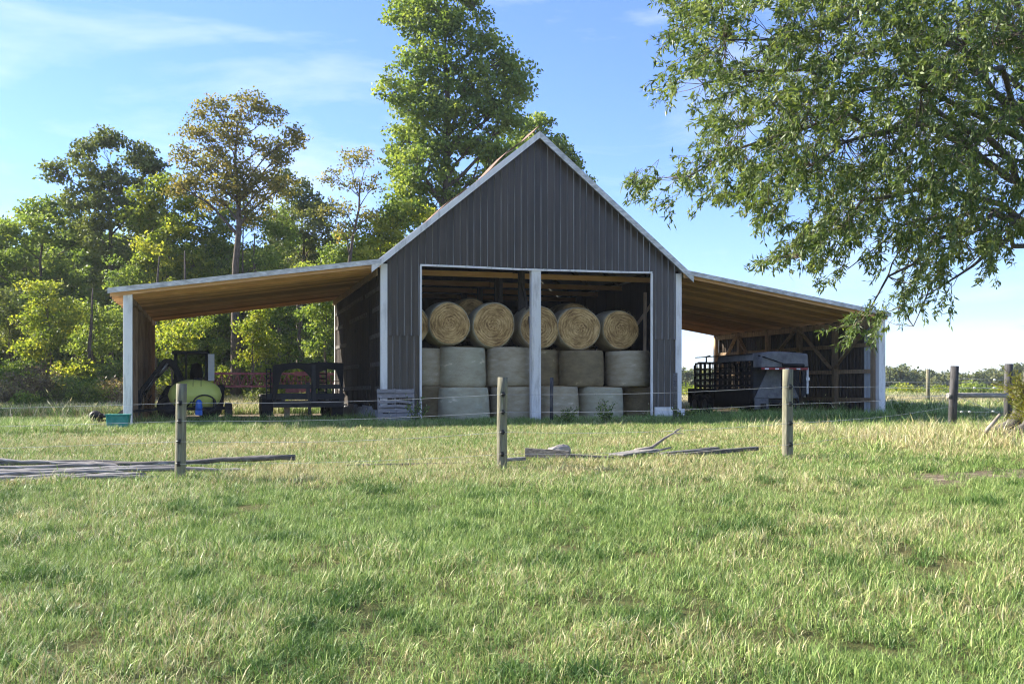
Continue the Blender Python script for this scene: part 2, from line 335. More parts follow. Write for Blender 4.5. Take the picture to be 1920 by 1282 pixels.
# ------------------------------------------------------------------ ground
def build_ground():
    xs = np.unique(np.concatenate([np.linspace(-480, -60, 15), np.linspace(-60, 60, 161), np.linspace(60, 480, 15)]))
    ys = np.unique(np.concatenate([np.linspace(-120, 0, 9), np.linspace(0, 40, 101), np.linspace(40, 110, 50), np.linspace(110, 480, 12)]))
    X, Y = np.meshgrid(xs, ys); Z = gz(X, Y)
    nx, ny = len(xs), len(ys)
    vs = np.stack([X.ravel(), Y.ravel(), Z.ravel()], 1)
    fs = [(j * nx + i, j * nx + i + 1, (j + 1) * nx + i + 1, (j + 1) * nx + i) for j in range(ny - 1) for i in range(nx - 1)]
    me = bpy.data.meshes.new("ground"); me.from_pydata([tuple(v) for v in vs], [], fs)
    me.polygons.foreach_set("use_smooth", [True] * len(fs))
    o = bpy.data.objects.new("ground", me); COL.objects.link(o); tag(o, kind="structure")
    m, n, l, b = new_mat("ground_soil")
    t = n.new("ShaderNodeTexCoord")
    def nz(sc, det=5):
        x = n.new("ShaderNodeTexNoise"); x.inputs['Scale'].default_value = sc; x.inputs['Detail'].default_value = det; x.inputs['Roughness'].default_value = 0.65
        l.new(t.outputs['Object'], x.inputs[0]); return x
    a, f, g = nz(0.35), nz(9, 8), nz(40, 4)
    r1 = n.new("ShaderNodeValToRGB"); r1.color_ramp.elements[0].color = (0.055, 0.072, 0.022, 1); r1.color_ramp.elements[0].position = 0.38
    r1.color_ramp.elements[1].color = (0.16, 0.145, 0.065, 1); r1.color_ramp.elements[1].position = 0.62
    l.new(a.outputs[0], r1.inputs[0])
    r2 = n.new("ShaderNodeValToRGB"); r2.color_ramp.elements[0].color = (0.45, 0.45, 0.42, 1); r2.color_ramp.elements[0].position = 0.33
    r2.color_ramp.elements[1].color = (1.5, 1.45, 1.35, 1); r2.color_ramp.elements[1].position = 0.68
    l.new(f.outputs[0], r2.inputs[0])
    mm = n.new("ShaderNodeMix"); mm.data_type = 'RGBA'; mm.blend_type = 'MULTIPLY'; mm.inputs[0].default_value = 1
    l.new(r1.outputs[0], mm.inputs[6]); l.new(r2.outputs[0], mm.inputs[7])
    # bare soil patches: attribute
    at = n.new("ShaderNodeAttribute"); at.attribute_name = "bare"
    r3 = n.new("ShaderNodeValToRGB"); r3.color_ramp.elements[0].color = (0.10, 0.075, 0.05, 1); r3.color_ramp.elements[0].position = 0.35
    r3.color_ramp.elements[1].color = (0.30, 0.245, 0.175, 1); r3.color_ramp.elements[1].position = 0.65
    l.new(f.outputs[0], r3.inputs[0])
    m2 = n.new("ShaderNodeMix"); m2.data_type = 'RGBA'; l.new(at.outputs['Fac'], m2.inputs[0]); l.new(mm.outputs[2], m2.inputs[6]); l.new(r3.outputs[0], m2.inputs[7])
    l.new(m2.outputs[2], b.inputs['Base Color']); b.inputs['Roughness'].default_value = 0.95; b.inputs['Specular IOR Level'].default_value = 0.1
    bp = n.new("ShaderNodeBump"); bp.inputs['Strength'].default_value = 0.8; bp.inputs['Distance'].default_value = 0.05
    l.new(g.outputs[0], bp.inputs['Height']); l.new(bp.outputs[0], b.inputs['Normal'])
    me.materials.append(m)
    av = me.attributes.new("bare", 'FLOAT', 'POINT'); av.data.foreach_set("value", bare(vs[:, 0], vs[:, 1]).astype(np.float32))
    return o

# barn frame: local (s along the front, r into the depth, z up)
TH = rad(16.0); BX, BY, BZ = -3.895, 31.0, CAMZ - 1.02
CU, SU = math.cos(TH), math.sin(TH)
def Bw(s, r, z=0.0): return Vector((BX + CU * s - SU * r, BY + SU * s + CU * r, BZ + z))
def to_b(x, y):
    dx, dy = x - BX, y - BY; return CU * dx + SU * dy, -SU * dx + CU * dy
def s_at(px, r):
    t = (px - 960) / FPX
    return (t * (BY + CU * r) - BX + SU * r) / (CU - SU * t)
BW, BL, HE, HA, HD = 9.71, 12.0, 4.85, 8.87, 4.73

def bare(x, y):
    """how bare the soil is: worn patch by the oak, small scar, barn and lean-to floors"""
    s, r = to_b(x, y)
    wob = 0.25 * np.sin(x * 2.3 + y) + 0.2 * np.sin(x * 5.1 - y * 3.3)
    a = 1 - sstep(0.75, 1.25, np.hypot((x - 7.4) / 2.6, (y - 12.8) / 0.95) + wob * 0.5)
    b = 1 - sstep(0.7, 1.3, np.hypot((x - 1.95) / 0.55, (y - 12.3) / 0.13) + wob * 0.5)
    e = 1 - sstep(0.6, 1.3, np.hypot((x - 9.9) / 1.5, (y - 18.5) / 2.0) + wob * 0.4)
    c = sstep(-7.3, -6.6, s) * sstep(17.4, 16.8, s) * sstep(0.6, 2.0, r + wob * 0.5) * sstep(13.5, 12.0, r)
    g = 0.8 * (1 - sstep(0.6, 1.3, np.hypot((x - 4.9) / 0.9, (y - 22.8) / 0.35) + wob * 0.6))
    return np.clip(np.maximum.reduce([a, b, c, e, g]), 0, 1)

build_ground()

# ------------------------------------------------------------------ barn
barn = empty("barn", (BX, BY, BZ), TH, "dark ribbed metal hay barn with white trim and two open lean-to sheds", "barn")
def zroof(s): return HA - abs(s - BW / 2) * (HA - HE) / (BW / 2)

RIBM = [None]
def ribbed(s0, s1, zlo, zhi, y, pitch=0.215, rib=0.034, axis='s', phase=0.0, brk=None):
    """ribbed metal sheet: vertical strips with narrow raised ribs, facing -y"""
    xs = []
    k = math.floor(s0 / pitch) - 1
    prof = [(0, 0), (0.035, 0), (0.048, rib), (0.078, rib), (0.091, 0)]
    pts = []
    while k * pitch < s1 + pitch:
        for dx, h in prof: pts.append((k * pitch + dx + phase, h))
        k += 1
    pts = [(x, h) for x, h in pts if s0 < x < s1]
    extra = [(x, 0.0) for x in (brk or []) if s0 < x < s1]
    pts = sorted([(s0, 0.0)] + pts + extra + [(s1, 0.0)])
    vs, fs = [], []
    for x, h in pts:
        a, b = zlo(x), zhi(x)
        vs += [(x, y - h, a), (x, y - h, b)]
    fs = [(2 * i, 2 * i + 2, 2 * i + 3, 2 * i + 1) for i in range(len(pts) - 1)]
    RIBM[0] = [1 if (pts[i][1] == 0 and pts[i + 1][1] > 0) else 0 for i in range(len(pts) - 1)]  # left rib flanks take the painted glint material
    return vs, fs
def swap(vs, s_const):   # sheet built along x used on a side wall: x -> y
    return [(s_const + v[1], v[0], v[2]) for v in vs]

g = MB()
top = lambda s: zroof(s) - 0.03
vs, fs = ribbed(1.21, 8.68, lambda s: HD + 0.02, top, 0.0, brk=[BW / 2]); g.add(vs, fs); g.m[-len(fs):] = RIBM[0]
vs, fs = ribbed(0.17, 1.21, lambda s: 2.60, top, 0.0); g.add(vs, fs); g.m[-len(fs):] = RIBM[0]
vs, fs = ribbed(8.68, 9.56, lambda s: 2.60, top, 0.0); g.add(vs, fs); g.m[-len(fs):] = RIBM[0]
g.build("gable_siding", ["siding", "siding_rib_glint"], barn)
for a, b in ((0.17, 1.21), (8.68, 9.56)):
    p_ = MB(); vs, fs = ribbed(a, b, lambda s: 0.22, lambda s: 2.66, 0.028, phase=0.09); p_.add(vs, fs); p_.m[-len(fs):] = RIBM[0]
    p_.box(a, b, 0.02, 0.027, 2.585, 2.62).build("siding_panel", ["siding", "siding_rib_glint"], barn)
# door frame trim (slightly sagging head), corner trims, middle post
d = MB(); hx = np.linspace(1.17, 8.72, 14)
for a, b in zip(hx[:-1], hx[1:]):
    za = HD - 0.03 * math.sin((a - 1.17) / 7.55 * math.pi) + 0.005 * math.sin(a * 9); zb = HD - 0.03 * math.sin((b - 1.17) / 7.55 * math.pi) + 0.005 * math.sin(b * 9)
    d.beam((a, -0.035, za), (b, -0.035, zb), 0.05, 0.06)
d.build("door_head_trim", "white_trim", barn)
MB().box(1.155, 1.215, -0.06, 0.02, 0.1, HD - 0.03).build("door_jamb_trim", "white_trim", barn)
MB().box(8.675, 8.735, -0.06, 0.02, 0.15, HD - 0.03).build("door_jamb_trim", "white_trim", barn)
MB().box(-0.03, 0.175, -0.05, 0.10, 0.35, HE - 0.12).build("corner_trim", "white_trim", barn, 0.01)
MB().box(9.55, 9.75, -0.05, 0.10, 0.25, HE - 0.12).build("corner_trim", "white_trim", barn, 0.01)
MB().box(-0.05, 0.03, 11.95, 12.1, 0.2, HE - 0.3).build("corner_trim", "white_trim", barn)
cp = MB(); cp.box(4.68, 4.98, -0.03, 0.20, 0.0, HD - 0.03)
for q in (4.72, 4.82, 4.92): cp.box(q, q + 0.025, -0.045, -0.03, 0.0, HD - 0.03)
cp.build("middle_post", "white_trim", barn)
# roof slopes, bargeboards, loose sheets
for sg in (-1, 1):
    c = BW / 2; e = 5.16
    zz = lambda q: HA - q * (HA - HE) / (BW / 2)
    rf = MB(); n_ = 30; y0, y1 = -0.28, BL + 0.3
    rf.prism([(c, zz(0) + 0.05), (c + sg * e, zz(e) + 0.05), (c + sg * e, zz(e) + 0.015), (c, zz(0) + 0.015)], 'y', y0, y1)
    for k in range(52):
        yy = y0 + 0.05 + k * 0.24
        if yy < y1 - 0.05: rf.beam((c + sg * 0.02, yy, zz(0.02) + 0.058), (c + sg * e, yy, zz(e) + 0.058), 0.035, 0.02, up=(0, 0, 1))
    rf.build("roof_slope", "roof_metal", barn)
    bb = MB(); bb.prism([(c, zz(0) + 0.075), (c + sg * (e + 0.03), zz(e + 0.03) + 0.075), (c + sg * (e + 0.03), zz(e + 0.03) - 0.14), (c, zz(0) - 0.14)], 'y', y0 - 0.045, y0 - 0.003)
    bb.build("bargeboard", "white_trim" if sg < 0 else "stained_trim", barn)
    for k in range(5):   # purlins under the roof
        q = 0.3 + k * 1.1
        MB().beam((c + sg * q, 0.06, zz(q) - 0.05), (c + sg * q, BL - 0.06, zz(q) - 0.05), 0.05, 0.1).build("purlin", "dark_post", barn)
ls = MB(); c = BW / 2
for (q0, q1, y0, y1, l0, l1) in ((0.0, 1.5, -0.2, 1.1, 0.26, 0.16), (1.4, 3.6, -0.22, 0.9, 0.13, 0.08)):
    xs = np.linspace(q0, q1, 7)
    for a, b in zip(xs[:-1], xs[1:]):
        fa = (a - q0) / (q1 - q0); fb = (b - q0) / (q1 - q0)
        ha = l0 + (l1 - l0) * fa - 0.05 * math.sin(fa * 7); hb = l0 + (l1 - l0) * fb - 0.05 * math.sin(fb * 7)
        za, zb = HA - a * 0.828 + ha, HA - b * 0.828 + hb
        ls.prism([(c - a, za), (c - b, zb), (c - b, zb - 0.02), (c - a, za - 0.02)], 'y', y0, y1)
tag(ls.build("loose_roof_sheet", "rusty_sheet", barn), "rusty roofing sheet lifted beside the ridge")
# plank side walls and rear wall
def planks(s_const, r0, r1, z0, ztop, w=0.17, holes=True, seed=1):
    rr = random.Random(seed); m = MB(); y = r0
    while y < r1 - 0.02:
        ww = min(w * rr.uniform(0.8, 1.2), r1 - y)
        zb = z0 + rr.uniform(-0.05, 0.12)
        if holes and y > 7.9 and y < 9.8: zb = z0 + 0.25 + rr.uniform(0.1, 1.0) * (1 - abs(y - 8.9))
        if holes and rr.random() < 0.05: zb += 0.5
        dx = rr.uniform(-0.012, 0.012)
        if holes and rr.random() < 0.13:
            zc = rr.uniform(1.2, 3.6)
            m.box(s_const - 0.012 + dx, s_const + 0.012 + dx, y, y + ww - 0.012, zb, zc)
            m.box(s_const - 0.012 + dx, s_const + 0.012 + dx, y, y + ww - 0.012, zc + rr.uniform(0.05, 0.3), ztop)
        else:
            m.box(s_const - 0.012 + dx, s_const + 0.012 + dx, y, y + ww - rr.uniform(0.004, 0.014), zb, ztop)
        y += ww
    return m
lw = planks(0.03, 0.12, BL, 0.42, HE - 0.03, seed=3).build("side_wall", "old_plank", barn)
for (zz_, segs) in ((4.05, ((0.1, 3.4), (4, 11.9))), (3.45, ((0.1, 1.7), (3.1, 7.5), (9.5, 11.9))), (2.66, ((0.1, 2.3), (8.5, 11.9))), (1.78, ((0.1, 2.2), (5, 11.8))), (1.02, ((0.1, 1.2), (2.2, 11.0)))):
    for a, b in segs:
        gm = MB(); gm.beam((-0.002, a, zz_ + random.uniform(-0.03, 0.03)), (-0.002, b, zz_ + random.uniform(-0.03, 0.03)), 0.035, 0.13); gm.build("girt", "old_batten", lw)
MB().box(0.09, 0.11, 0.1, BL - 0.05, 0.0, HE - 0.03).build("inner_lining", "old_plank", barn)
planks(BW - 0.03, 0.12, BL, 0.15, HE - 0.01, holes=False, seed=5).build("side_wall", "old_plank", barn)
rw = MB(); x = 0.0
while x < BW - 0.02:
    w_ = min(0.2, BW - x); rw.prism([(x, 0), (x + w_ - 0.003, 0), (x + w_ - 0.003, zroof(x + w_ - 0.003) - 0.01), (x, zroof(x) - 0.01)], 'y', BL - 0.03, BL); x += w_
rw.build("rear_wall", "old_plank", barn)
fd = MB(); y = 0.3; rr = random.Random(4)
while y < 11.8:
    w_ = rr.uniform(0.9, 1.6); hh = rr.uniform(0.34, 0.48)
    fd.add([(-0.16, y, -0.2), (-0.16, y + w_ - 0.03, -0.2), (-0.03, y + w_ - 0.03, hh + rr.uniform(-.04, .04)), (-0.03, y, hh),
            (0.1, y, -0.2), (0.1, y + w_ - 0.03, -0.2), (0.1, y + w_ - 0.03, hh), (0.1, y, hh)],
           [(0, 1, 2, 3), (7, 6, 5, 4), (3, 2, 6, 7), (0, 4, 5, 1), (0, 3, 7, 4), (1, 5, 6, 2)]); y += w_
fd.build("foundation_block", "block", barn)
MB().box(0.2, 1.15, -0.10, 0.0, -0.1, 0.30).build("foundation_block", "block", barn)
MB().box(8.80, 9.45, -0.07, 0.0, 0.0, 0.42).box(9.5, 9.85, -0.07, 0.1, 0.0, 0.36).build("base_board", "white_trim", barn)
# tie beams and inner posts
for i, r_ in enumerate((0.0, 1.9, 4.9, 7.4, 10.0)):
    if i == 0: continue
    MB().box(0.13, 4.6, r_ - 0.06, r_ + 0.06, HD - 0.10, HD + 0.07).box(4.63, BW - 0.05, r_ - 0.055, r_ + 0.055, HD - 0.11, HD + 0.055).build("tie_beam", "rafter_wood", barn)
    if i:
        MB().box(4.78, 4.98, r_ - 0.19, r_ - 0.06, 0, HD + 0.12).build("inner_post", "dark_post", barn)
    for sg in (-1, 1):
        MB().beam((BW / 2 + sg * 4.7, r_ + 0.1, HD + 0.12), (BW / 2, r_ + 0.1, HA - 0.25), 0.05, 0.14).build("roof_rafter", "dark_post", barn)
MB().box(4.35, 4.48, 2.6, 2.72, 0, HD + 0.1).build("inner_post", "dark_post", barn)
MB().beam((4.88, 0.35, 2.4), (4.88, 1.75, 4.6), 0.08, 0.1).build("post_brace", "dark_post", barn)
MB().beam((8.9, 1.0, 1.9), (8.95, 1.05, 4.2), 0.08, 0.1).beam((8.2, 1.5, 2.3), (9.4, 1.5, 3.9), 0.05, 0.09).build("post_brace", "frame_wood", barn)
MB().box(0.1, BW - 0.1, 0.15, BL - 0.05, -0.05, 0.03).build("earth_floor", "concrete_dirt", barn)
# lean-to sheds
def lean_to(s_in, z_in, s_out, z_out, r0, r1, label):
    sl_ = (z_out - z_in) / (s_out - s_in)
    z = lambda s: z_in + (s - s_in) * sl_
    rf = MB(); rf.prism([(s_in, z(s_in)), (s_out, z(s_out)), (s_out, z(s_out) - 0.03), (s_in, z(s_in) - 0.03)], 'y', r0, r1)
    root = rf.build("lean_to_roof", "roof_metal", barn); tag(root, label)
    MB().prism([(s_in, z(s_in) - 0.033), (s_out, z(s_out) - 0.033), (s_out, z(s_out) - 0.055), (s_in, z(s_in) - 0.055)], 'y', r0 + 0.02, r1 - 0.02).build("roof_decking", "deck_wood", root)
    MB().prism([(s_in, z(s_in) + 0.02), (s_out, z(s_out) + 0.02), (s_out, z(s_out) - 0.125), (s_in, z(s_in) - 0.125)], 'y', r0 - 0.04, r0 - 0.003).build("fascia", "stained_trim", root)
    k = 0; r_ = r0 + 0.1
    while r_ < r1 - 0.05:
        jit = random.uniform(-0.03, 0.02)
        MB().prism([(s_in, z(s_in) - 0.056), (s_out - (0.05 if s_out > s_in else -0.05), z(s_out) - 0.056), (s_out - (0.05 if s_out > s_in else -0.05), z(s_out) - 0.22 + jit), (s_in, z(s_in) - 0.22 + jit)], 'y', r_, r_ + 0.045).build("rafter", "rafter_wood", root)
        r_ += 0.61
    return z
zl = lean_to(-0.28 + 0.23, 4.82, -7.61, 3.76, -0.30, BL + 0.15, "left lean-to roof over the sprayer and flatbed trailer")
zr = lean_to(BW + 0.05, 4.80, 17.42, 3.58, -0.30, BL + 0.15, "right lean-to roof over the stock trailer")
# left lean-to wall
MB().box(-7.22, -6.98, -0.16, 0.05, 0.0, zl(-7.1) - 0.13).build("corner_post", "white_trim", barn, 0.012)
lwv, lwf = ribbed(0.06, BL, lambda s: 0.1, lambda s: zl(-7.2) - 0.18, 0.0); m_ = MB(); m_.add([(-7.2 - v[1] * 1.0 - 0.03, v[0], v[2]) for v in lwv], lwf); m_.build("shed_wall_sheet", "white_trim", barn)
lp = MB(); y = 0.06; rr = random.Random(9)
while y < BL - 0.05:
    w_ = rr.uniform(0.22, 0.3); lp.box(-7.19, -7.155 + rr.uniform(0, 0.012), y, y + w_ - 0.012, 0.05, zl(-7.15) - 0.2); y += w_
lin_ = lp.build("shed_wall_lining", "wall_wood", barn)
for r_ in (0.2, 2.4, 4.8, 7.2, 9.6, 11.85): MB().box(-7.14, -7.0, r_ - 0.07, r_ + 0.07, 0, zl(-7.0) - 0.23).build("shed_post", "wall_wood", barn)
MB().beam((-7.06, 0.06, zl(-7.0) - 0.30), (-7.06, BL, zl(-7.0) - 0.30), 0.08, 0.16).build("shed_plate", "frame_wood", barn)
MB().beam((-0.10, 0.2, 4.50), (-0.10, BL, 4.50), 0.05, 0.2).build("ledger", "frame_wood", barn)
MB().beam((BW + 0.08, 0.2, 4.48), (BW + 0.08, BL, 4.48), 0.05, 0.2).build("ledger", "frame_wood", barn)
# right lean-to wall
RS = 17.17
MB().box(RS - 0.10, RS + 0.16, -0.14, 0.06, 0.0, zr(RS) - 0.13).build("corner_post", "white_trim", barn, 0.012)
vs, fs = ribbed(1.0, BL, lambda s: 0.12, lambda s: zr(RS) - 0.16, 0.0); m_ = MB(); m_.add([(RS + 0.10 + v[1], v[0], v[2]) for v in vs], fs); m_.build("shed_wall_sheet", "siding", barn)
vs, fs = ribbed(0.07, 1.0, lambda s: 0.12, lambda s: zr(RS) - 0.16, 0.0); m_ = MB(); m_.add([(RS + 0.10 + v[1], v[0], v[2]) for v in vs], fs); m_.build("shed_wall_sheet", "translucent_panel", barn)
for r_ in (0.16, 2.5, 4.9, 7.3, 9.7, 11.9): MB().box(RS - 0.17, RS + 0.0, r_ - 0.09, r_ + 0.09, 0, zr(RS) - 0.22).build("shed_post", "frame_wood", barn)
MB().beam((RS - 0.07, 0.05, zr(RS) - 0.32), (RS - 0.07, BL, zr(RS) - 0.32), 0.1, 0.2).build("shed_plate", "frame_wood", barn)
for zz_ in (0.62, 1.62, 2.55): MB().beam((RS + 0.035, 0.05, zz_), (RS + 0.035, BL, zz_), 0.05, 0.14).build("girt", "frame_wood", barn)
ht = zr(RS) - 0.35
for (a, za, b, zb) in ((4.75, ht, 2.6, 1.75), (0.25, ht, 2.4, 1.75), (5.05, ht, 7.2, 1.9), (9.6, ht, 8.3, 1.9), (9.8, ht, 11.2, 1.9)):
    MB().beam((RS - 0.20, a, za), (RS - 0.20, b, zb), 0.05, 0.15, up=(1, 0, 0)).build("knee_brace", "frame_wood", barn)

# ------------------------------------------------------------------ hay bales
def make_bale(name, R, H, wrap, seed, label, loc, rot, group):
    """round bale: axis local z, centre at origin"""
    rr = random.Random(seed); nr = np.random.default_rng(seed)
    root = bpy.data.objects.new(name, None); COL.objects.link(root); root.location = loc; root.rotation_euler = rot
    tag(root, label, "hay bale", group)
    n = 48; ph = [rr.uniform(0, 6.28) for _ in range(4)]; am = (rr.uniform(0.012, 0.038), rr.uniform(0.008, 0.024))
    def rad_(t, h):
        return R * (1 + am[0] * math.sin(2 * t + ph[0]) + am[1] * math.sin(3 * t + ph[1] + h) + 0.008 * math.sin(7 * t + ph[2] + 3 * h) + rr.uniform(-0.004, 0.004))
    hs = [-0.5, -0.485, -0.44, -0.3, -0.15, 0, 0.15, 0.3, 0.44, 0.485, 0.5]; kb = rr.uniform(0.0, 0.03); rf = [0.93, 0.975, 1.0 + kb, 1.015 + kb, 1.02 + kb * .7, 1.015, 1.01, 1.0 - kb * .3, 0.985 - kb * .5, 0.965 - kb * .6, 0.93 - kb * .6]
    vs, fs = [], []
    for h, f in zip(hs, rf):
        for k in range(n):
            t = 2 * math.pi * k / n; q = rad_(t, h) * f; vs.append((q * math.cos(t), q * math.sin(t), h * H))
    for i in range(len(hs) - 1):
        for k in range(n): fs.append((i * n + k, i * n + (k + 1) % n, (i + 1) * n + (k + 1) % n, (i + 1) * n + k))
    m = MB(); m.add(vs, fs, 0, True); m.build("net_wrap", wrap, root)
    for sg in (-1, 1):
        e = MB(); ev = []; rings = [0.93, 0.7, 0.45, 0.2]
        base = 0 if sg < 0 else (len(hs) - 1) * n
        for q in rings:
            for k in range(n):
                b = vs[base + k]; ev.append((b[0] * q / 0.93, b[1] * q / 0.93, sg * H * 0.5 + sg * (0.93 - q) * 0.03 + rr.uniform(-0.008, 0.008)))
        ev.append((0, 0, sg * (H * 0.5 + 0.01)))
        ef = [(i * n + k, i * n + (k + 1) % n, (i + 1) * n + (k + 1) % n, (i + 1) * n + k) for i in range(3) for k in range(n)] + [(3 * n + k, 3 * n + (k + 1) % n, 4 * n) for k in range(n)]
        e.add(ev, ef, 0, True)
        for k in range(420):       # loose straws at the rim
            t = rr.uniform(0, 6.28); q = R * rr.uniform(0.5, 0.985) ** 0.5
            p = Vector((q * math.cos(t), q * math.sin(t), sg * H * 0.49)); dv = Vector((rr.uniform(-1, 1), rr.uniform(-1, 1), sg * rr.uniform(0.1, 0.75))).normalized() * rr.uniform(0.03, 0.085)
            w = Vector((-dv.y, dv.x, 0)).normalized() * 0.0035
            e.add([p - w, p + w, p + dv], [(0, 1, 2)], 1)
        e.build("straw_end", ["straw_face", "straw"], root)
    return root
BG_ = "round hay bales stacked in the barn"
UP = lambda k: (0, 0, TH + k)
def bale_up(px, r, z0, R, H, wrap, seed, label):
    s = s_at(px, r); make_bale("hay_bale", R, H, wrap, seed, label, Bw(s, r, z0 + H / 2), (random.uniform(-.02, .02), random.uniform(-.02, .02), seed * 1.3), BG_)
def bale_lie(px, r, zc, R, H, wrap, seed, label, yaw=0.0):
    s = s_at(px, r - H / 2); p = Bw(s, r, zc)
    o = make_bale("hay_bale", R, H, wrap, seed, label, p, (0, 0, 0), BG_)
    o.rotation_euler = (Matrix.Rotation(TH + yaw, 4, 'Z') @ Matrix.Rotation(rad(90), 4, 'X') @ Matrix.Rotation(seed * 1.7, 4, 'Z')).to_euler()
# bottom tier
bale_up(800, 1.35, -0.02, 0.76, 1.12, "net_wrap_brown", 1, "brownish upright bottom bale hidden behind the left door jamb")
bale_up(870, 0.50, -0.12, 0.76, 1.16, "net_wrap_green", 2, "upright bottom bale sticking out furthest, in the middle of the left doorway")
bale_up(963, 0.95, -0.05, 0.74, 1.12, "net_wrap", 3, "upright bottom bale just left of the white middle post")
bale_up(1046, 0.70, -0.10, 0.66, 1.18, "net_wrap", 4, "upright bottom bale just right of the white middle post, behind the dark post")
bale_up(1126, 0.75, -0.10, 0.72, 1.16, "net_wrap_green", 5, "upright bottom bale in the middle of the right doorway")
bale_up(1199, 1.3, -0.02, 0.68, 1.10, "net_wrap_brown", 6, "upright bottom bale against the right door jamb")
# middle tier
bale_up(785, 1.35, 1.10, 0.74, 1.16, "net_wrap", 7, "upright middle tier bale cut off by the left door jamb")
bale_up(866, 1.05, 1.06, 0.745, 1.24, "net_wrap_green", 8, "upright middle tier bale with greenish net, in the middle of the left doorway")
bale_up(954, 1.05, 1.08, 0.73, 1.22, "net_wrap", 9, "upright middle tier bale just left of the white middle post")
bale_up(1010, 1.65, 1.08, 0.66, 1.18, "net_wrap_brown", 10, "dark weathered middle tier bale just right of the white middle post")
bale_up(1090, 1.15, 1.08, 0.745, 1.16, "net_wrap_brown", 11, "mouldy brown middle tier bale in the middle of the right doorway")
bale_up(1176, 1.15, 1.08, 0.745, 1.16, "net_wrap", 12, "pale upright middle tier bale against the right door jamb")
# top tier, lying, round ends outward
bale_lie(765, 1.5, 2.98, 0.68, 1.25, "net_wrap_green", 13, "lying top bale mostly hidden by the left door jamb")
bale_lie(843, 1.35, 3.03, 0.69, 1.25, "net_wrap_green", 14, "lying top bale with its round straw end out, in the middle of the left doorway")
bale_lie(929, 1.35, 3.01, 0.72, 1.25, "net_wrap_green", 15, "lopsided lying top bale nearest the dark inner posts, left doorway", -0.08)
bale_lie(1012, 1.5, 2.97, 0.69, 1.25, "net_wrap", 16, "lying top bale half hidden by the white middle post")
bale_lie(1089, 1.4, 2.96, 0.73, 1.25, "net_wrap", 17, "lying top bale with its round end out, in the middle of the right doorway", -0.1)
bale_lie(1164, 1.5, 2.94, 0.66, 1.25, "net_wrap", 18, "lying top bale nearest the right door jamb")
bale_lie(886, 3.4, 3.32, 0.72, 1.25, "net_wrap_brown", 19, "dim lying bale in the second row, showing between two left doorway top bales")
bale_lie(1076, 3.4, 3.25, 0.72, 1.25, "net_wrap_brown", 20, "dim lying bale in the second row, showing above the right doorway top bales")
# second row that carries the dim bales
for k, (px, zz_) in enumerate(((886, 0.0), (886, 1.22), (1076, 0.0), (1076, 1.20))):
    bale_up(px, 3.2, zz_, 0.75, 1.2, "net_wrap_brown", 30 + k, "brown upright bale hidden behind the %s doorway bales, %s one below the dim lying bale" % ("left" if px < 1000 else "right", "lower" if zz_ < 0.5 else "upper"))

# ------------------------------------------------------------------ wheels
def wheel(parent, c, R, w, axis='x', rim="rim_steel", n=28):
    t = MB(); h = w / 2
    t.lathe([(R * 0.56, -h * 0.8), (R * 0.8, -h), (R * 0.95, -h * 0.9), (R, -h * 0.55), (R, h * 0.55), (R * 0.95, h * 0.9), (R * 0.8, h), (R * 0.56, h * 0.8), (R * 0.56, -h * 0.8)], n, axis, c)
    for k in range(n):     # tread lugs
        a = 2 * math.pi * k / n
        u_ = (math.cos(a), math.sin(a))
        def pt(rr_, hh, da):
            q = (rr_ * math.cos(a + da), rr_ * math.sin(a + da))
            v = {'x': (hh, q[0], q[1]), 'y': (q[0], hh, q[1])}[axis]; return (v[0] + c[0], v[1] + c[1], v[2] + c[2])
        vs = [pt(R * 0.98, hh, da) for hh in (-h * 0.8, h * 0.8) for da in (-0.05, 0.05)] + [pt(R * 1.025, hh, da) for hh in (-h * 0.8, h * 0.8) for da in (-0.04, 0.04)]
        t.add(vs, [(4, 5, 7, 6), (0, 4, 6, 2), (1, 3, 7, 5), (0, 1, 5, 4), (2, 6, 7, 3)])
    o = t.build("wheel", "tyre", parent)
    for sg in (-1, 1):
        r_ = MB(); r_.lathe([(R * 0.57, sg * h * 0.75), (R * 0.5, sg * h * 0.5), (R * 0.3, sg * h * 0.35), (R * 0.16, sg * h * 0.6), (0.001, sg * h * 0.6)], n, axis, c); r_.build("rim", rim, o)
    return o

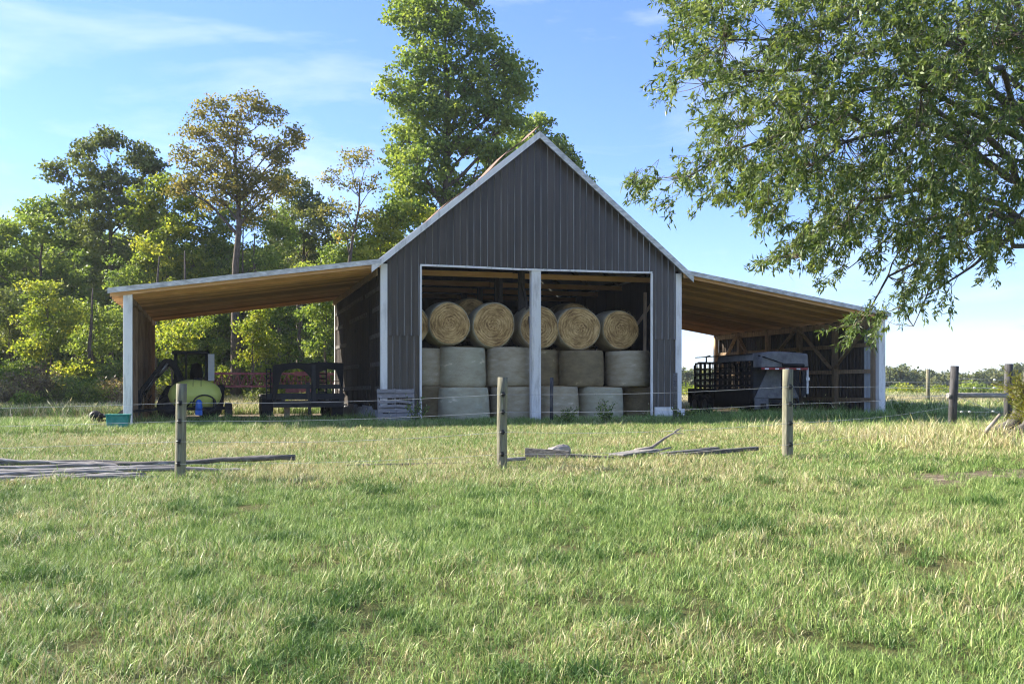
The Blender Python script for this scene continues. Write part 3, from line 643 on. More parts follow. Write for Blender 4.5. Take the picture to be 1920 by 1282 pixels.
# ------------------------------------------------------------------ stock trailer (right shed)
st = empty("stock_trailer", Bw(12.6, 0.5, 0.09), TH, "black slat-sided gooseneck stock trailer with grey canvas top under the right lean-to", "trailer")
Wt, Lt, zf, zt = 1.74, 4.3, 0.55, 2.12
b = MB(); b.box(0, Wt, 0.0, Lt, zf - 0.12, zf); b.box(0.25, 0.35, -0.3, Lt, zf - 0.3, zf - 0.12); b.box(Wt - 0.35, Wt - 0.25, -0.3, Lt, zf - 0.3, zf - 0.12); b.build("floor_frame", "black_paint", st)
for sx in (0.0, Wt):
    sd = MB(); sd.box(sx - 0.02, sx + 0.02, 0, Lt, zf, zf + 0.35)
    for k in range(6): sd.box(sx - 0.018, sx + 0.018, 0, Lt, zf + 0.44 + k * 0.215, zf + 0.44 + k * 0.215 + (0.075 if k < 3 else 0.035))
    for k in range(12):
        y = 0.0 + k * (Lt - 0.05) / 11; sd.box(sx - 0.03, sx + 0.03, y, y + 0.05, zf, zt - 0.25)
    for k in range(24):
        y = 0.1 + k * 0.175; sd.box(sx - 0.008, sx + 0.008, y, y + 0.02, zf + 0.3, zt - 0.27)
    sd.build("slatted_side", "black_paint", st)
    fnd = MB(); fnd.box(sx - 0.25 if sx == 0 else sx, sx if sx == 0 else sx + 0.25, 2.6, 4.4, 0.88, 0.93); fnd.box(sx - 0.25 if sx == 0 else sx, sx if sx == 0 else sx + 0.25, 4.38, 4.42, 0.4, 0.93); fnd.box(sx - 0.05 if sx == 0 else sx, sx if sx == 0 else sx + 0.05, 0.1, 2.4, 0.42, 0.93)
    fnd.build("fender", "black_paint", st)
gt = MB(); gt.tube([(0, Lt, zf), (0, Lt + 0.1, zt - 0.35), (0.15, Lt + 0.06, zt - 0.22), (Wt - 0.15, Lt + 0.06, zt - 0.22), (Wt, Lt + 0.1, zt - 0.35), (Wt, Lt, zf)], 0.03, 8)
for k in range(6): gt.tube([(0, Lt + 0.05, zf + 0.2 + k * 0.22), (Wt, Lt + 0.05, zf + 0.2 + k * 0.22)], 0.015, 6)
gt.tube([(Wt / 2, Lt + 0.05, zf), (Wt / 2, Lt + 0.05, zt - 0.22)], 0.025, 6)
gt.tube([(0.05, 3.5, zt - 0.25), (0.05, 3.5, zt - 0.02), (0.1, 3.3, zt + 0.0)], 0.03, 8)
gt.build("tail_gate", "black_paint", st)
for sx in (-0.13, Wt + 0.13):
    for y in (3.95, 3.1):
        wheel(st, (sx, y, 0.34), 0.37, 0.22, 'x')
# nose: overhanging gooseneck box, tapered front wall, canvas roof
ns = MB(); ns.prism([(0.0, zt - 0.55), (Wt, zt - 0.55), (Wt, zt - 0.48), (0.0, zt - 0.48)], 'y', -0.58, 0.0)
ns.prism([(0.0, zf - 0.12), (0.03, zf - 0.12), (0.52, zt - 0.56), (0.0, zt - 0.56)], 'y', -0.06, -0.01); ns.prism([(Wt, zf - 0.12), (Wt - 0.03, zf - 0.12), (Wt - 0.5, zt - 0.56), (Wt, zt - 0.56)], 'y', -0.06, -0.01)
ns.build("nose_frame", "black_paint", st)
MB().prism([(0.03, zf + 0.05), (Wt - 0.03, zf + 0.05), (Wt - 0.5, zt - 0.56), (0.52, zt - 0.56)], 'y', -0.10, -0.065).build("front_wall", "canvas", st, 0.006)
MB().box(0.03, 0.55, -0.10, -0.065, zf - 0.32, zf + 0.04).build("stone_guard", "canvas", st)
cn = MB(); prof = []
nx = 12
for j, y in enumerate((-0.62, -0.56, -0.35, -0.1)):
    for i in range(nx + 1):
        f = i / nx; a = math.pi * f; e = 1.0 if j else 0.9
        zz_ = zt - 0.47 + 0.50 * min(1.0, (math.sin(a) ** 0.13)) * e + 0.015 * math.sin(9 * f + 3 * y)
        prof.append((Wt / 2 - (Wt / 2 + 0.03) * math.cos(a) * (1 if j else 0.97), y, zz_))
cn.add(prof, [(j * (nx + 1) + i, j * (nx + 1) + i + 1, (j + 1) * (nx + 1) + i + 1, (j + 1) * (nx + 1) + i) for j in range(3) for i in range(nx)], 0, True)
cn.add(prof[:nx + 1], [tuple(range(nx + 1))], 0)
cn.build("canvas_nose", "canvas", st)
c2 = MB(); prof = []
for j, y in enumerate((-0.1, 0.8, 1.7, 2.5)):
    for i in range(nx + 1):
        f = i / nx; a = math.pi * f
        zz_ = zt - 0.26 + (0.30 - 0.015 * j + 0.012 * math.sin(5 * y)) * (math.sin(a) ** 0.2) + 0.012 * math.sin(8 * f + 2 * y)
        prof.append((Wt / 2 - (Wt / 2 + 0.025) * math.cos(a), y, zz_))
c2.add(prof, [(j * (nx + 1) + i, j * (nx + 1) + i + 1, (j + 1) * (nx + 1) + i + 1, (j + 1) * (nx + 1) + i) for j in range(3) for i in range(nx)], 0, True)
c2.build("canvas_roof", "canvas_dark", st)
lb = MB(); lb.box(0.0, Wt, -0.61, -0.585, zt - 0.57, zt - 0.50)
lbo = lb.build("light_bar", "red_reflector", st)
for x in (0.12, 0.50, 0.88, 1.3): MB().box(x, x + 0.14, -0.625, -0.611, zt - 0.56, zt - 0.52).build("reflector", "white_paint", lbo)
MB().tube([(-0.03, -0.45, zt - 0.1), (0.05, -0.66, zt - 0.15), (0.9, -0.67, zt - 0.40)], 0.018, 6).tube([(0.75, -0.66, zt - 0.41), (1.55, -0.67, zt - 0.42)], 0.055, 8).build("canvas_strap", "black_paint", st)
jk = MB(); jk.box(Wt - 0.02, Wt + 0.06, -0.55, -0.47, 0.75, 1.62); jk.box(Wt - 0.05, Wt + 0.09, -0.57, -0.45, 1.2, 1.3); jk.build("landing_jack", "rim_steel", st)
MB().beam((Wt / 2, -0.5, zt - 0.55), (Wt / 2, -0.5, 0.9), 0.10, 0.10).beam((Wt / 2 + 0.2, -0.2, zt - 0.5), (Wt - 0.1, -0.5, 0.9), 0.06, 0.1).box(Wt - 0.18, Wt - 0.05, -0.56, -0.46, 0.65, zt - 0.6).build("hitch_coupler", "black_paint", st)

# ------------------------------------------------------------------ flatbed trailer (left shed)
ft = empty("flatbed_trailer", Bw(-3.19, 3.6, 0.0), TH, "black gooseneck flatbed trailer with upright ramps beside the old plank wall", "trailer")
Wf = 2.55
dk = MB(); dk.box(0.08, Wf - 0.08, 1.8, 7.2, 0.72, 0.80); dk.box(0.5, 0.62, 0.2, 7.0, 0.45, 0.71); dk.box(Wf - 0.62, Wf - 0.5, 0.2, 7.0, 0.45, 0.71); dk.build("deck", "grey_board", ft)
nk = MB()
out = [(0.30, 0.62), (0.40, 1.05), (0.50, 1.50), (0.62, 1.62), (1.0, 1.67), (1.22, 1.62), (1.44, 1.36), (1.56, 1.02), (1.70, 1.02), (1.72, 1.55), (1.95, 1.66), (2.25, 1.62), (2.36, 1.30), (2.45, 1.0), (2.50, 1.0), (2.50, 1.86), (1.72, 1.88), (1.3, 1.84), (0.90, 1.86), (0.22, 1.78), (0.22, 0.62)]
nk.prism(out, 'y', 0.0, 0.16); nk.build("gooseneck", "black_paint", ft)
MB().box(1.46, 1.60, -0.03, 0.15, 0.60, 1.80).box(1.43, 1.63, -0.05, 0.17, 0.52, 0.63).build("coupler_post", "grey_paint", ft, 0.01)
MB().box(0.05, Wf, 0.17, 0.25, 0.66, 0.86).box(0.25, Wf - 0.02, 0.17, 0.22, 0.40, 0.62).box(1.36, 1.46, 0.1, 0.2, 0.15, 0.9).build("front_bumper", "grey_paint", ft)
MB().box(0.25, Wf - 0.05, 0.17, 0.22, 1.01, 1.15).box(1.30, 1.42, 0.16, 0.25, 0.8, 1.22).box(0.22, 0.32, 0.16, 0.25, 0.6, 1.2).box(2.4, 2.5, 0.16, 0.25, 0.6, 1.2).tube([(0.3, 0.25, 1.24), (Wf, 0.25, 1.26)], 0.012, 6).build("headboard_rail", "grey_paint", ft)
for (x0, x1) in ((0.02, 0.20), (1.70, 2.0)):
    rp = MB(); rp.box(x0, x0 + 0.045, 0.30, 0.36, 0.55, 1.62 + (0.3 if x0 > 1 else 0)); rp.box(x1 - 0.045, x1, 0.30, 0.36, 0.55, 1.62 + (0.3 if x0 > 1 else 0.0))
    for k in range(7): rp.box(x0, x1, 0.29, 0.37, 0.72 + k * 0.15, 0.77 + k * 0.15)
    rp.build("ramp", "black_paint", ft)
for (x, y) in ((0.14, 4.3), (Wf - 0.14, 4.3), (0.14, 5.3), (Wf - 0.14, 5.3)): wheel(ft, (x, y, 0.36), 0.37, 0.24, 'x')
MB().box(-0.12, 0.26, 0.3, 0.9, 0.12, 0.72).build("tool_box", "black_paint", ft, 0.02)
MB().box(Wf - 0.40, Wf - 0.02, 0.3, 0.9, 0.12, 0.66).build("tool_box", "black_paint", ft, 0.02)
MB().box(0.62, 0.80, 0.5, 0.62, 0.08, 0.5).build("landing_leg", "frame_wood", ft)

# ------------------------------------------------------------------ sprayer tank on cart
sp = empty("sprayer_tank", Bw(-5.35, 2.2, 0.0), TH, "yellow-green oval spray tank on a small wheeled cart with blue pump", "sprayer")
tk = MB(); prof = []
for i in range(25):
    f = -1 + 2 * i / 24; prof.append((max(0.001, 0.475 * (1 - abs(f) ** 2.3) ** 0.5), f * 0.79))
tk.lathe(prof, 40, 'x', (0, 0, 0.82)); tko = tk.build("tank", "tank_yellow", sp)
MB().lathe([(0.14, 1.27), (0.14, 1.33), (0.12, 1.35), (0.001, 1.35)], 20, 'z', (0.1, 0, 0)).build("tank_lid", "black_paint", tko)
for x in (-0.05, 0.18): MB().tube([(x, -0.12, 1.29), (x, -0.33, 1.17), (x, -0.42, 1.08)], 0.008, 6).build("tank_strap", "black_paint", tko)
fr = MB(); fr.beam((-0.9, -0.3, 0.42), (0.9, -0.3, 0.42), 0.08, 0.08); fr.beam((-0.9, 0.3, 0.42), (0.9, 0.3, 0.42), 0.08, 0.08)
for x in (-0.55, 0.0, 0.55): fr.beam((x, -0.35, 0.42), (x, 0.35, 0.42), 0.07, 0.07); fr.beam((x, -0.32, 0.44), (x, -0.38, 0.70), 0.05, 0.05)
fr.beam((-0.9, 0, 0.42), (-1.9, 0, 0.32), 0.08, 0.08); fr.build("cart_frame", "black_paint", sp)
for y in (-0.45, 0.55): wheel(sp, (0.98, y, 0.28), 0.29, 0.22, 'y' if False else 'x', "black_paint")
pm = MB(); pm.lathe([(0.001, 0.36), (0.09, 0.38), (0.11, 0.45), (0.09, 0.55), (0.10, 0.60), (0.05, 0.68), (0.001, 0.69)], 18, 'z', (0.12, -0.56, 0)); pm.box(0.02, 0.22, -0.62, -0.48, 0.22, 0.38); pm.build("pump", "pump_blue", sp)
hp = [(0.02 + 0.26 + 0.33 * math.cos(a), -0.60, 0.55 + 0.27 * math.sin(a)) for a in np.linspace(math.pi * 1.1, -0.35 * math.pi, 20)]
MB().tube(hp, 0.024, 8).tube([(-0.25, -0.5, 0.45), (-0.1, -0.58, 0.62), (0.05, -0.58, 0.6)], 0.022, 8).build("hose", "insulator_black", sp)

# ------------------------------------------------------------------ loader with cab
ld = empty("skid_steer", Bw(-5.5, 5.0, 0.02), TH, "black cabbed loader with raised arm behind the yellow spray tank", "loader")
cb = MB()
for (x, y) in ((-0.55, -0.5), (0.42, -0.5), (-0.55, 0.5), (0.42, 0.5)): cb.box(x, x + 0.09, y - 0.05, y + 0.05, 1.15, 2.15)
cb.box(-0.60, 0.56, -0.58, 0.58, 2.12, 2.22); cb.box(-0.58, 0.55, -0.56, 0.56, 1.05, 1.30); cb.box(-0.20, -0.13, -0.55, -0.5, 1.2, 2.15)
cbo = cb.build("cab", "black_paint", ld, 0.015)
MB().box(-0.46, -0.2, -0.535, -0.525, 1.3, 2.12).box(-0.13, 0.42, -0.535, -0.525, 1.3, 2.12).box(-0.46, 0.42, 0.525, 0.535, 1.3, 2.12).box(-0.535, -0.525, -0.45, 0.45, 1.3, 2.12).build("cab_window", "cab_glass", cbo)
MB().lathe([(0.001, 1.3), (0.2, 1.32), (0.22, 1.5), (0.15, 1.8), (0.001, 1.85)], 14, 'z', (0.15, 0.1, 0)).build("seat", "black_paint", cbo)
MB().box(0.52, 0.72, -0.62, 0.2, 1.25, 2.12).box(0.53, 0.71, -0.64, -0.62, 1.98, 2.06).build("rear_panel", "white_paint", ld, 0.02)
bd = MB(); bd.prism([(-0.95, 0.3), (1.0, 0.3), (1.05, 1.12), (-0.75, 1.1), (-1.0, 0.7)], 'y', -0.6, 0.6); bd.build("body", "black_paint", ld, 0.03)
for x in (-0.62, 0.55):
    for y in (-0.78, 0.78): wheel(ld, (x, y, 0.42), 0.43, 0.3, 'y' if True else 'x', "grey_paint")
for y in (-0.72, 0.72):
    MB().prism([(-0.25, 0.9), (-0.05, 0.9), (-0.45, 1.78), (-0.62, 1.96), (-0.85, 1.94), (-1.56, 0.98), (-1.66, 0.55), (-1.54, 0.50), (-1.42, 0.90), (-0.80, 1.72), (-0.62, 1.70)], 'y', y - 0.06, y + 0.06).build("lift_arm", "black_paint", ld, 0.01)
    MB().tube([(-0.72, y - 0.1, 1.80), (-1.1, y - 0.1, 1.36)], 0.045, 10).tube([(-1.1, y - 0.1, 1.36), (-1.45, y - 0.1, 0.85)], 0.022, 8).build("cylinder_ram", "rim_steel", ld)
MB().tube([(-0.85, -0.86, 1.7), (-1.2, -0.9, 1.15), (-1.45, -0.9, 0.8), (-1.3, -0.88, 0.62), (-1.2, -0.86, 0.8)], 0.02, 8).build("hydraulic_hose", "insulator_black", ld)
MB().prism([(-1.55, 0.2), (-1.5, 0.95), (-1.62, 0.95), (-1.85, 0.5), (-2.25, 0.2), (-2.2, 0.14), (-1.6, 0.14)], 'y', -0.85, 0.85).build("bucket", "grey_paint", ld)

# ------------------------------------------------------------------ red lattice boom behind
D = 50
rb0 = P(388, 700, D); rz = -0.05
z0 = gzf(rb0.x + 3, D)
rb = empty("lattice_boom", (rb0.x, D, z0), rz, "long dull red lattice boom lying in weeds behind the left shed", "boom")
Lb = 6.6; zt_ = rb0.z - z0; zb_ = zt_ - 0.62
MB().beam((0, 0, zt_), (Lb, 0, zt_ - 0.03), 0.09, 0.11).build("top_chord", "red_paint", rb)
MB().beam((0.4, -0.25, zb_), (Lb, -0.25, zb_), 0.07, 0.09).beam((0.4, 0.25, zb_), (Lb, 0.25, zb_), 0.07, 0.09).build("bottom_chord", "red_paint", rb)
lt = MB(); k = 0.3
while k < Lb - 0.3:
    for y in (-0.25, 0.25):
        lt.beam((k, 0, zt_ - 0.05), (k + 0.2, y, zb_), 0.03, 0.03); lt.beam((k + 0.2, y, zb_), (k + 0.4, 0, zt_ - 0.05), 0.03, 0.03)
    k += 0.4
lt.build("lattice_bar", "red_paint", rb)
MB().box(4.3, 5.3, -0.18, 0.18, zt_ - 0.12, zt_ + 0.08).box(3.9, 5.1, -0.3, 0.3, zb_ - 0.3, zb_ + 0.05).build("gear_case", "red_paint", rb)
for x in (0.6, 3.2, 6.2): MB().beam((x, 0, -0.2), (x, 0, zb_), 0.12, 0.5).build("support", "dark_post", rb)

# ------------------------------------------------------------------ small things by the barn
pl = empty("wooden_pallet", Bw(-0.18, -0.62, 0.0), TH, "weathered grey wooden pallet leaning upright against the barn corner", "pallet")
pl.rotation_euler = (Matrix.Rotation(TH, 4, 'Z') @ Matrix.Rotation(rad(-14), 4, 'X')).to_euler()
for k, x in enumerate((0.0, 0.50, 1.04)): MB().box(x, x + 0.045, 0.0, 0.10, 0.0, 1.04).build("stringer", "pallet_wood", pl)
rr = random.Random(3)
for k in range(7):
    z = 0.02 + k * 0.148; h = 0.115 if k not in (3, 4) else 0.085
    bdm = MB()
    if k in (3, 4):
        bdm.beam((0.02, -0.012, z + 0.03), (0.53, -0.012, z + 0.05 + rr.uniform(-0.02, 0.04)), 0.02, h); bdm.beam((0.55, -0.012, z + 0.06), (1.04, -0.012, z + 0.03 + rr.uniform(-0.03, 0.01)), 0.02, h * 0.9)
    else:
        bdm.box(-0.01, 0.53, -0.022, -0.001, z, z + h); bdm.box(0.54, 1.09, -0.022, -0.001, z + rr.uniform(-0.01, 0.01), z + h)
    bdm.build("slat", "pallet_wood", pl)
    if k in (0, 3, 6): MB().box(0, 1.085, 0.101, 0.12, z, z + 0.1).build("slat", "pallet_wood", pl)

def ground_pt(px, py, d):
    x = (px - 960) / FPX * d; return Vector((x, d, gzf(x, d)))
p = ground_pt(222, 800, 27.6) + Vector((0, 0, 0.06))
tb = empty("green_tub", p, 0.2, "teal green plastic tub at the foot of the white shed post", "tub")
m_ = MB(); m_.prism([(-0.26, 0), (0.26, 0), (0.29, 0.33), (-0.29, 0.33)], 'y', -0.2, 0.2); m_.build("tub_body", "tub_green", tb, 0.03)
MB().box(-0.31, 0.31, -0.22, 0.22, 0.325, 0.355).build("rim", "tub_green", tb, 0.008)
p = ground_pt(200, 790, 29.2)
pg = empty("plough_frame", p, 0.15, "low black iron implement in the grass just behind the green tub", "implement")
MB().beam((-0.35, 0, 0.32), (0.6, 0.0, 0.30), 0.07, 0.07).beam((0.45, 0, 0.3), (0.68, 0, 0.62), 0.05, 0.06).beam((-0.3, -0.2, 0.2), (0.5, 0.25, 0.2), 0.05, 0.05).build("bar", "black_paint", pg)
m_ = MB(); m_.lathe([(0.001, -0.03), (0.15, -0.02), (0.2, 0.03), (0.15, 0.03), (0.001, 0.0)], 18, 'y', (-0.3, 0, 0.28)); m_.lathe([(0.03, -0.1), (0.07, -0.1), (0.07, 0.1), (0.03, 0.1)], 12, 'y', (-0.12, -0.05, 0.33)); m_.build("disc", "black_paint", pg)

# ------------------------------------------------------------------ fences
FD = [(336, 14.5), (940, 14.75), (1477, 15.2)]
FB = []
def insulator(parent, x, y, z):
    m = MB(); m.box(x - 0.018, x + 0.018, y - 0.03, y + 0.0, z - 0.035, z + 0.035)
    m.tube([(x - 0.03, y - 0.04, z), (x + 0.03, y - 0.04, z)], 0.013, 8); m.build("insulator", "insulator_black", parent)
LAB = ["leaning round fence post beside the pile of grey poles, in front of the yellow tank", "tall round fence post in front of the left barn doorway", "thick round fence post with a dark right side, in front of the stock trailer"]
TOPS = [719, 707, 692]; LEAN = [0.028, 0.016, 0.0]
WH = [1.09, 0.84, 0.56, 0.25]
for i, (px, dd) in enumerate(FD):
    q = ground_pt(px, 0, dd); FB.append(q)
    H = CAMZ + (HORY - TOPS[i]) / FPX * dd - q.z
    po = empty("fence_post", q, 0, LAB[i], "fence post", "round wooden posts of the near fence")
    m = MB(); k = 9; R0 = 0.073 if i < 2 else 0.078
    pts = [(LEAN[i] * H * f + 0.004 * math.sin(5 * f + i), 0, -0.3 + (H + 0.3) * f) for f in np.linspace(0, 1, k)]
    m.tube(pts, [R0 * (1.03 - 0.05 * f) for f in np.linspace(0, 1, k)], 18, wob=0.012)
    m.build("post_shaft", "fence_wood", po)
    for h in WH: insulator(po, LEAN[i] * h + 0.012, -R0 + 0.004, h)
    po.rotation_euler = (0, 0, 0)
# strands run past the posts on both sides
FL = ground_pt(-700, 0, 14.0); FR = Vector((10.45, 24.9, gzf(10.45, 24.9)))
for k, h in enumerate(WH):
    names = ["top", "second", "third", "lowest"]
    pts = [Vector((FL.x, FL.y, FL.z + h))] + [Vector((FB[i].x + LEAN[i] * h + 0.012, FB[i].y - 0.118, FB[i].z + h)) for i in range(3)] + [Vector((FR.x, FR.y - 0.12, FR.z + h * 1.02))]
    fine = []
    for a, b_ in zip(pts[:-1], pts[1:]):
        for j in range(8):
            f = j / 8; q = a.lerp(b_, f); q.z -= 0.04 * math.sin(math.pi * f) * (1 if k != 2 else 1.5); fine.append(q)
    fine.append(pts[-1])
    wo_ = MB().tube(fine, 0.0025 if k < 3 else 0.0020, 5).build("fence_wire", "galv_wire", None)
    tag(wo_, "%s wire strand running along the three near fence posts" % names[k], "wire", "wire strands of the near fence")

def pole(name, pts, rs, mat, label, cat, group=None, n=10, wob=0.04):
    if name == "timber_pole":     # knots and kinks
        p2, r2 = [], []
        for i in range(len(pts) - 1):
            for j in range(4):
                f = j / 4; q = Vector(pts[i]).lerp(Vector(pts[i + 1]), f); q += Vector((0, random.uniform(-.02, .02), random.uniform(-.007, .009))) * (1 if (i or j) else 0); p2.append(q); r2.append((rs[i] + (rs[i + 1] - rs[i]) * f) * random.uniform(0.85, 1.15))
        pts, rs, wob = p2 + [Vector(pts[-1])], r2 + [rs[-1]], 0.12
    o = MB().tube(pts, rs, n, wob=wob).build(name, mat, None); tag(o, label, cat, group); return o
# posts standing close to the barn front
p = ground_pt(1034, 0, 29.6); pole("fence_post", [p + Vector((0, 0, -0.2)), p + Vector((0, 0, 0.7)), p + Vector((0.01, 0, 1.33))], [0.055, 0.05, 0.05], "creosote", "thin dark post standing against the hay bales right of the white middle post", "fence post", "posts close to the barn front")
p = ground_pt(1266, 0, 30.6); pole("fence_post", [p + Vector((0, 0, -0.2)), p + Vector((0, 0, 0.7)), p + Vector((0, 0, 1.45))], [0.075, 0.07, 0.07], "grey_board", "grey green post standing at the right front corner of the barn", "fence post", "posts close to the barn front")
# corner brace at right
ca = ground_pt(1787, 0, 25.0); cb_ = ground_pt(1890, 0, 25.6)
pole("brace_post", [ca + Vector((-0.03, 0, -0.2)), ca + Vector((0, 0, 0.7)), ca + Vector((0.04, 0, CAMZ + (HORY - 686) / FPX * 25 - ca.z))], [0.10, 0.098, 0.097], "creosote", "black corner post with flat top at the open end of the brace rail", "fence post", "black posts of the corner brace", 14, 0.02)
pole("brace_post", [cb_ + Vector((0, 0, -0.2)), cb_ + Vector((0, 0, 0.7)), cb_ + Vector((0.02, 0, CAMZ + (HORY - 682) / FPX * 25.6 - cb_.z))], [0.10, 0.098, 0.097], "creosote", "black brace post with ragged top next to the yellow-green bush", "fence post", "black posts of the corner brace", 14, 0.03)
zr_ = CAMZ + (HORY - 741) / FPX * 25
pole("brace_rail", [(ca.x - 0.14, ca.y - 0.02, zr_), (ca.x + 0.6, ca.y + 0.2, zr_), (cb_.x + 0.02, cb_.y - 0.05, zr_ - 0.01)], [0.062, 0.06, 0.058], "rail_wood", "grey round rail lying between the two black brace posts", "rail", None, 12, 0.02)
pole("brace_wire", [(ca.x + 0.05, ca.y - 0.1, zr_ - 0.02), (cb_.x - 0.1, cb_.y - 0.1, cb_.z + 0.3)], 0.006, "galv_wire", "slanting tension wire under the grey brace rail", "wire", None, 6, 0)
# far right fence
fp = ground_pt(1740, 0, 44)
pole("fence_post", [fp + Vector((0, 0, -0.2)), fp + Vector((0, 0, 1.0)), fp + Vector((0, 0, CAMZ + (HORY - 692) / FPX * 44 - fp.z))], [0.085, 0.08, 0.08], "fence_wood", "sunlit tan post in the field between the shed and the black corner post", "fence post", None, 12, 0.02)
for k, (pyk, nm) in enumerate(((716, "upper"), (727, "middle"), (741, "lower"))):
    pa, pb = P(1560, pyk - 1, 43.5), P(2250, pyk + 1, 46.0)
    pole("fence_wire", [pa, P(1740, pyk + 1, 43.85), pb], 0.008, "galv_wire", "%s far wire passing the sunlit tan post" % nm, "wire", "wire strands of the far fence", 5, 0)
for k, (px, py) in enumerate(((1814, 710), (1827, 727), (1865, 712), (1864, 727), (1803, 772), (1818, 772), (1862, 771))):
    q = P(px, py, 25.3)
    m = MB(); m.lathe([(0.001, -0.035), (0.018, -0.028), (0.024, 0), (0.018, 0.028), (0.001, 0.035)], 10, 'x', q)
    nm = ["small dark insulator highest on the brace wires", "white insulator in the middle of the brace wires above the grey rail", "white insulator highest on the brace wires near the ragged post", "white insulator just above the grey rail near the ragged post", "small white insulator low beside the black corner post", "second small white insulator low under the grey rail", "low white insulator under the rail by the ragged post"][k]
    tag(m.build("wire_insulator", "insulator_black" if k in (0,) else "insulator_white", None), nm, "insulator", "insulators on the corner fence")
for k, (py, nm) in enumerate(((711, "top"), (727, "second"), (772, "lowest"))):
    pole("fence_wire", [P(1790, py - 1, 25.1), P(1893, py + 1, 25.6)], 0.004, "galv_wire", "%s short wire strung between the two black brace posts" % nm, "wire", "wires between the brace posts", 5, 0)

# ------------------------------------------------------------------ timber on the ground
def ground_poly(pxs, d0, d1, lift, bend=0.0):
    """points along the ground from (px, depth) pairs"""
    out = []
    for i, px in enumerate(pxs):
        f = i / (len(pxs) - 1); d_ = d0 + (d1 - d0) * f
        x = (px - 960) / FPX * d_; out.append(Vector((x, d_ + bend * math.sin(math.pi * f), gzf(x, d_) + lift[i] if isinstance(lift, (list, tuple)) else gzf(x, d_) + lift)))
    return out
GP = "grey poles lying in the grass by the left fence post"
pole("timber_pole", ground_poly([-60, 40, 130, 220, 320], 17.0, 16.4, [0.22, 0.14, 0.13, 0.12, 0.10]), [0.033, 0.033, 0.032, 0.030, 0.028], "grey_wood", "crooked dark pole lying highest on the heap at the left edge", "pole", GP, 9)
pole("timber_pole", ground_poly([150, 250, 336, 440, 553], 16.6, 16.2, [0.11, 0.11, 0.11, 0.13, 0.15]), [0.033, 0.036, 0.040, 0.041, 0.043], "grey_board", "long pole whose sawn end sticks out right of the left fence post", "pole", GP, 9)
pole("timber_pole", ground_poly([-60, 60, 150, 215, 245], 16.2, 16.0, [0.08, 0.12, 0.15, 0.13, 0.04]), [0.033, 0.034, 0.033, 0.030, 0.026], "grey_wood", "arched pole bending down to the ground in the middle of the heap", "pole", GP, 9)
pole("timber_pole", ground_poly([-80, 50, 160, 270, 380, 500], 15.6, 15.3, [0.08, 0.09, 0.10, 0.09, 0.08, 0.04]), [0.036, 0.036, 0.033, 0.033, 0.030, 0.023], "grey_wood", "pale split pole passing behind the left fence post near the ground", "pole", GP, 9)
pole("timber_pole", ground_poly([-80, 40, 160, 230, 272], 14.7, 14.6, [0.05, 0.06, 0.06, 0.07, 0.08]), [0.040, 0.040, 0.038, 0.036, 0.033], "grey_wood", "pale smooth pole nearest the camera, lying in front of the heap", "pole", GP, 9)
pole("timber_pole", ground_poly([-80, 60, 180, 270], 15.2, 15.0, [0.04, 0.05, 0.04, 0.04]), [0.040, 0.040, 0.036, 0.033], "grey_board", "dark pole half sunk in grass under the pale ones", "pole", GP, 9)
pole("timber_pole", ground_poly([-80, 30, 110, 200, 262], 15.0, 14.9, [0.10, 0.11, 0.10, 0.11, 0.06]), [0.036, 0.036, 0.034, 0.03, 0.02], "grey_wood", "thin pale pole lying second nearest to the camera in the heap", "pole", GP, 9)
pole("timber_pole", ground_poly([-80, 20, 150, 262, 340], 15.9, 15.7, [0.06, 0.07, 0.08, 0.10, 0.09]), [0.05, 0.048, 0.045, 0.04, 0.03], "grey_wood", "pale knotty pole in the middle of the heap ending behind the left fence post", "pole", GP, 9, 0.09)
pole("timber_pole", ground_poly([-40, 60, 170, 290], 16.9, 16.8, [0.09, 0.13, 0.14, 0.10]), [0.03, 0.034, 0.034, 0.026], "grey_board", "thin dark pole at the back of the heap, below the crooked one", "pole", GP, 9)
pole("timber_pole", ground_poly([20, 110, 210, 300], 14.5, 14.55, [0.03, 0.05, 0.06, 0.04]), [0.03, 0.034, 0.034, 0.028], "grey_wood", "short thin pale pole in the grass at the foot of the heap", "pole", GP, 9)
def board(name, px0, d0, px1, d1, w, h, lift, mat, label):
    a, b_ = ground_poly([px0, px1], d0, d1, lift); o = MB().beam(a, b_, w, h).build(name, mat, None, 0.006); tag(o, label, "board", "old boards lying in the grass right of the middle fence post"); return o
board("timber_board", 985, 16.2, 1068, 15.9, 0.05, 0.14, [0.14, 0.10], "grey_board", "thick dark board on edge beside the pale stone")
board("timber_board", 1060, 16.0, 1150, 15.8, 0.08, 0.07, [0.08, 0.05], "grey_board", "low board end continuing right from the pale stone")
board("timber_board", 1155, 16.0, 1222, 16.6, 0.30, 0.03, [0.09, 0.13], "grey_wood", "wide grey board under the forked branch")
board("timber_board", 1240, 16.3, 1345, 16.7, 0.14, 0.04, [0.08, 0.14], "grey_board", "upper of two boards pointing right beyond the forked branch")
board("timber_board", 1250, 16.0, 1420, 16.6, 0.08, 0.06, [0.06, 0.12], "grey_board", "longest thin board, its tip pointing at the right fence post")
board("timber_board", 650, 15.7, 885, 15.5, 0.06, 0.06, [0.05, 0.05], "grey_board", "long thin board half hidden in grass left of the middle fence post")
board("timber_board", 945, 15.6, 985, 15.7, 0.07, 0.05, [0.09, 0.09], "grey_wood", "short board just right of the middle fence post")
br = MB(); a = ground_poly([1190, 1222, 1245, 1262, 1276], 16.5, 16.8, [0.12, 0.16, 0.30, 0.38, 0.46]); br.tube(a, [0.03, 0.027, 0.022, 0.016, 0.008], 8, wob=0.06)
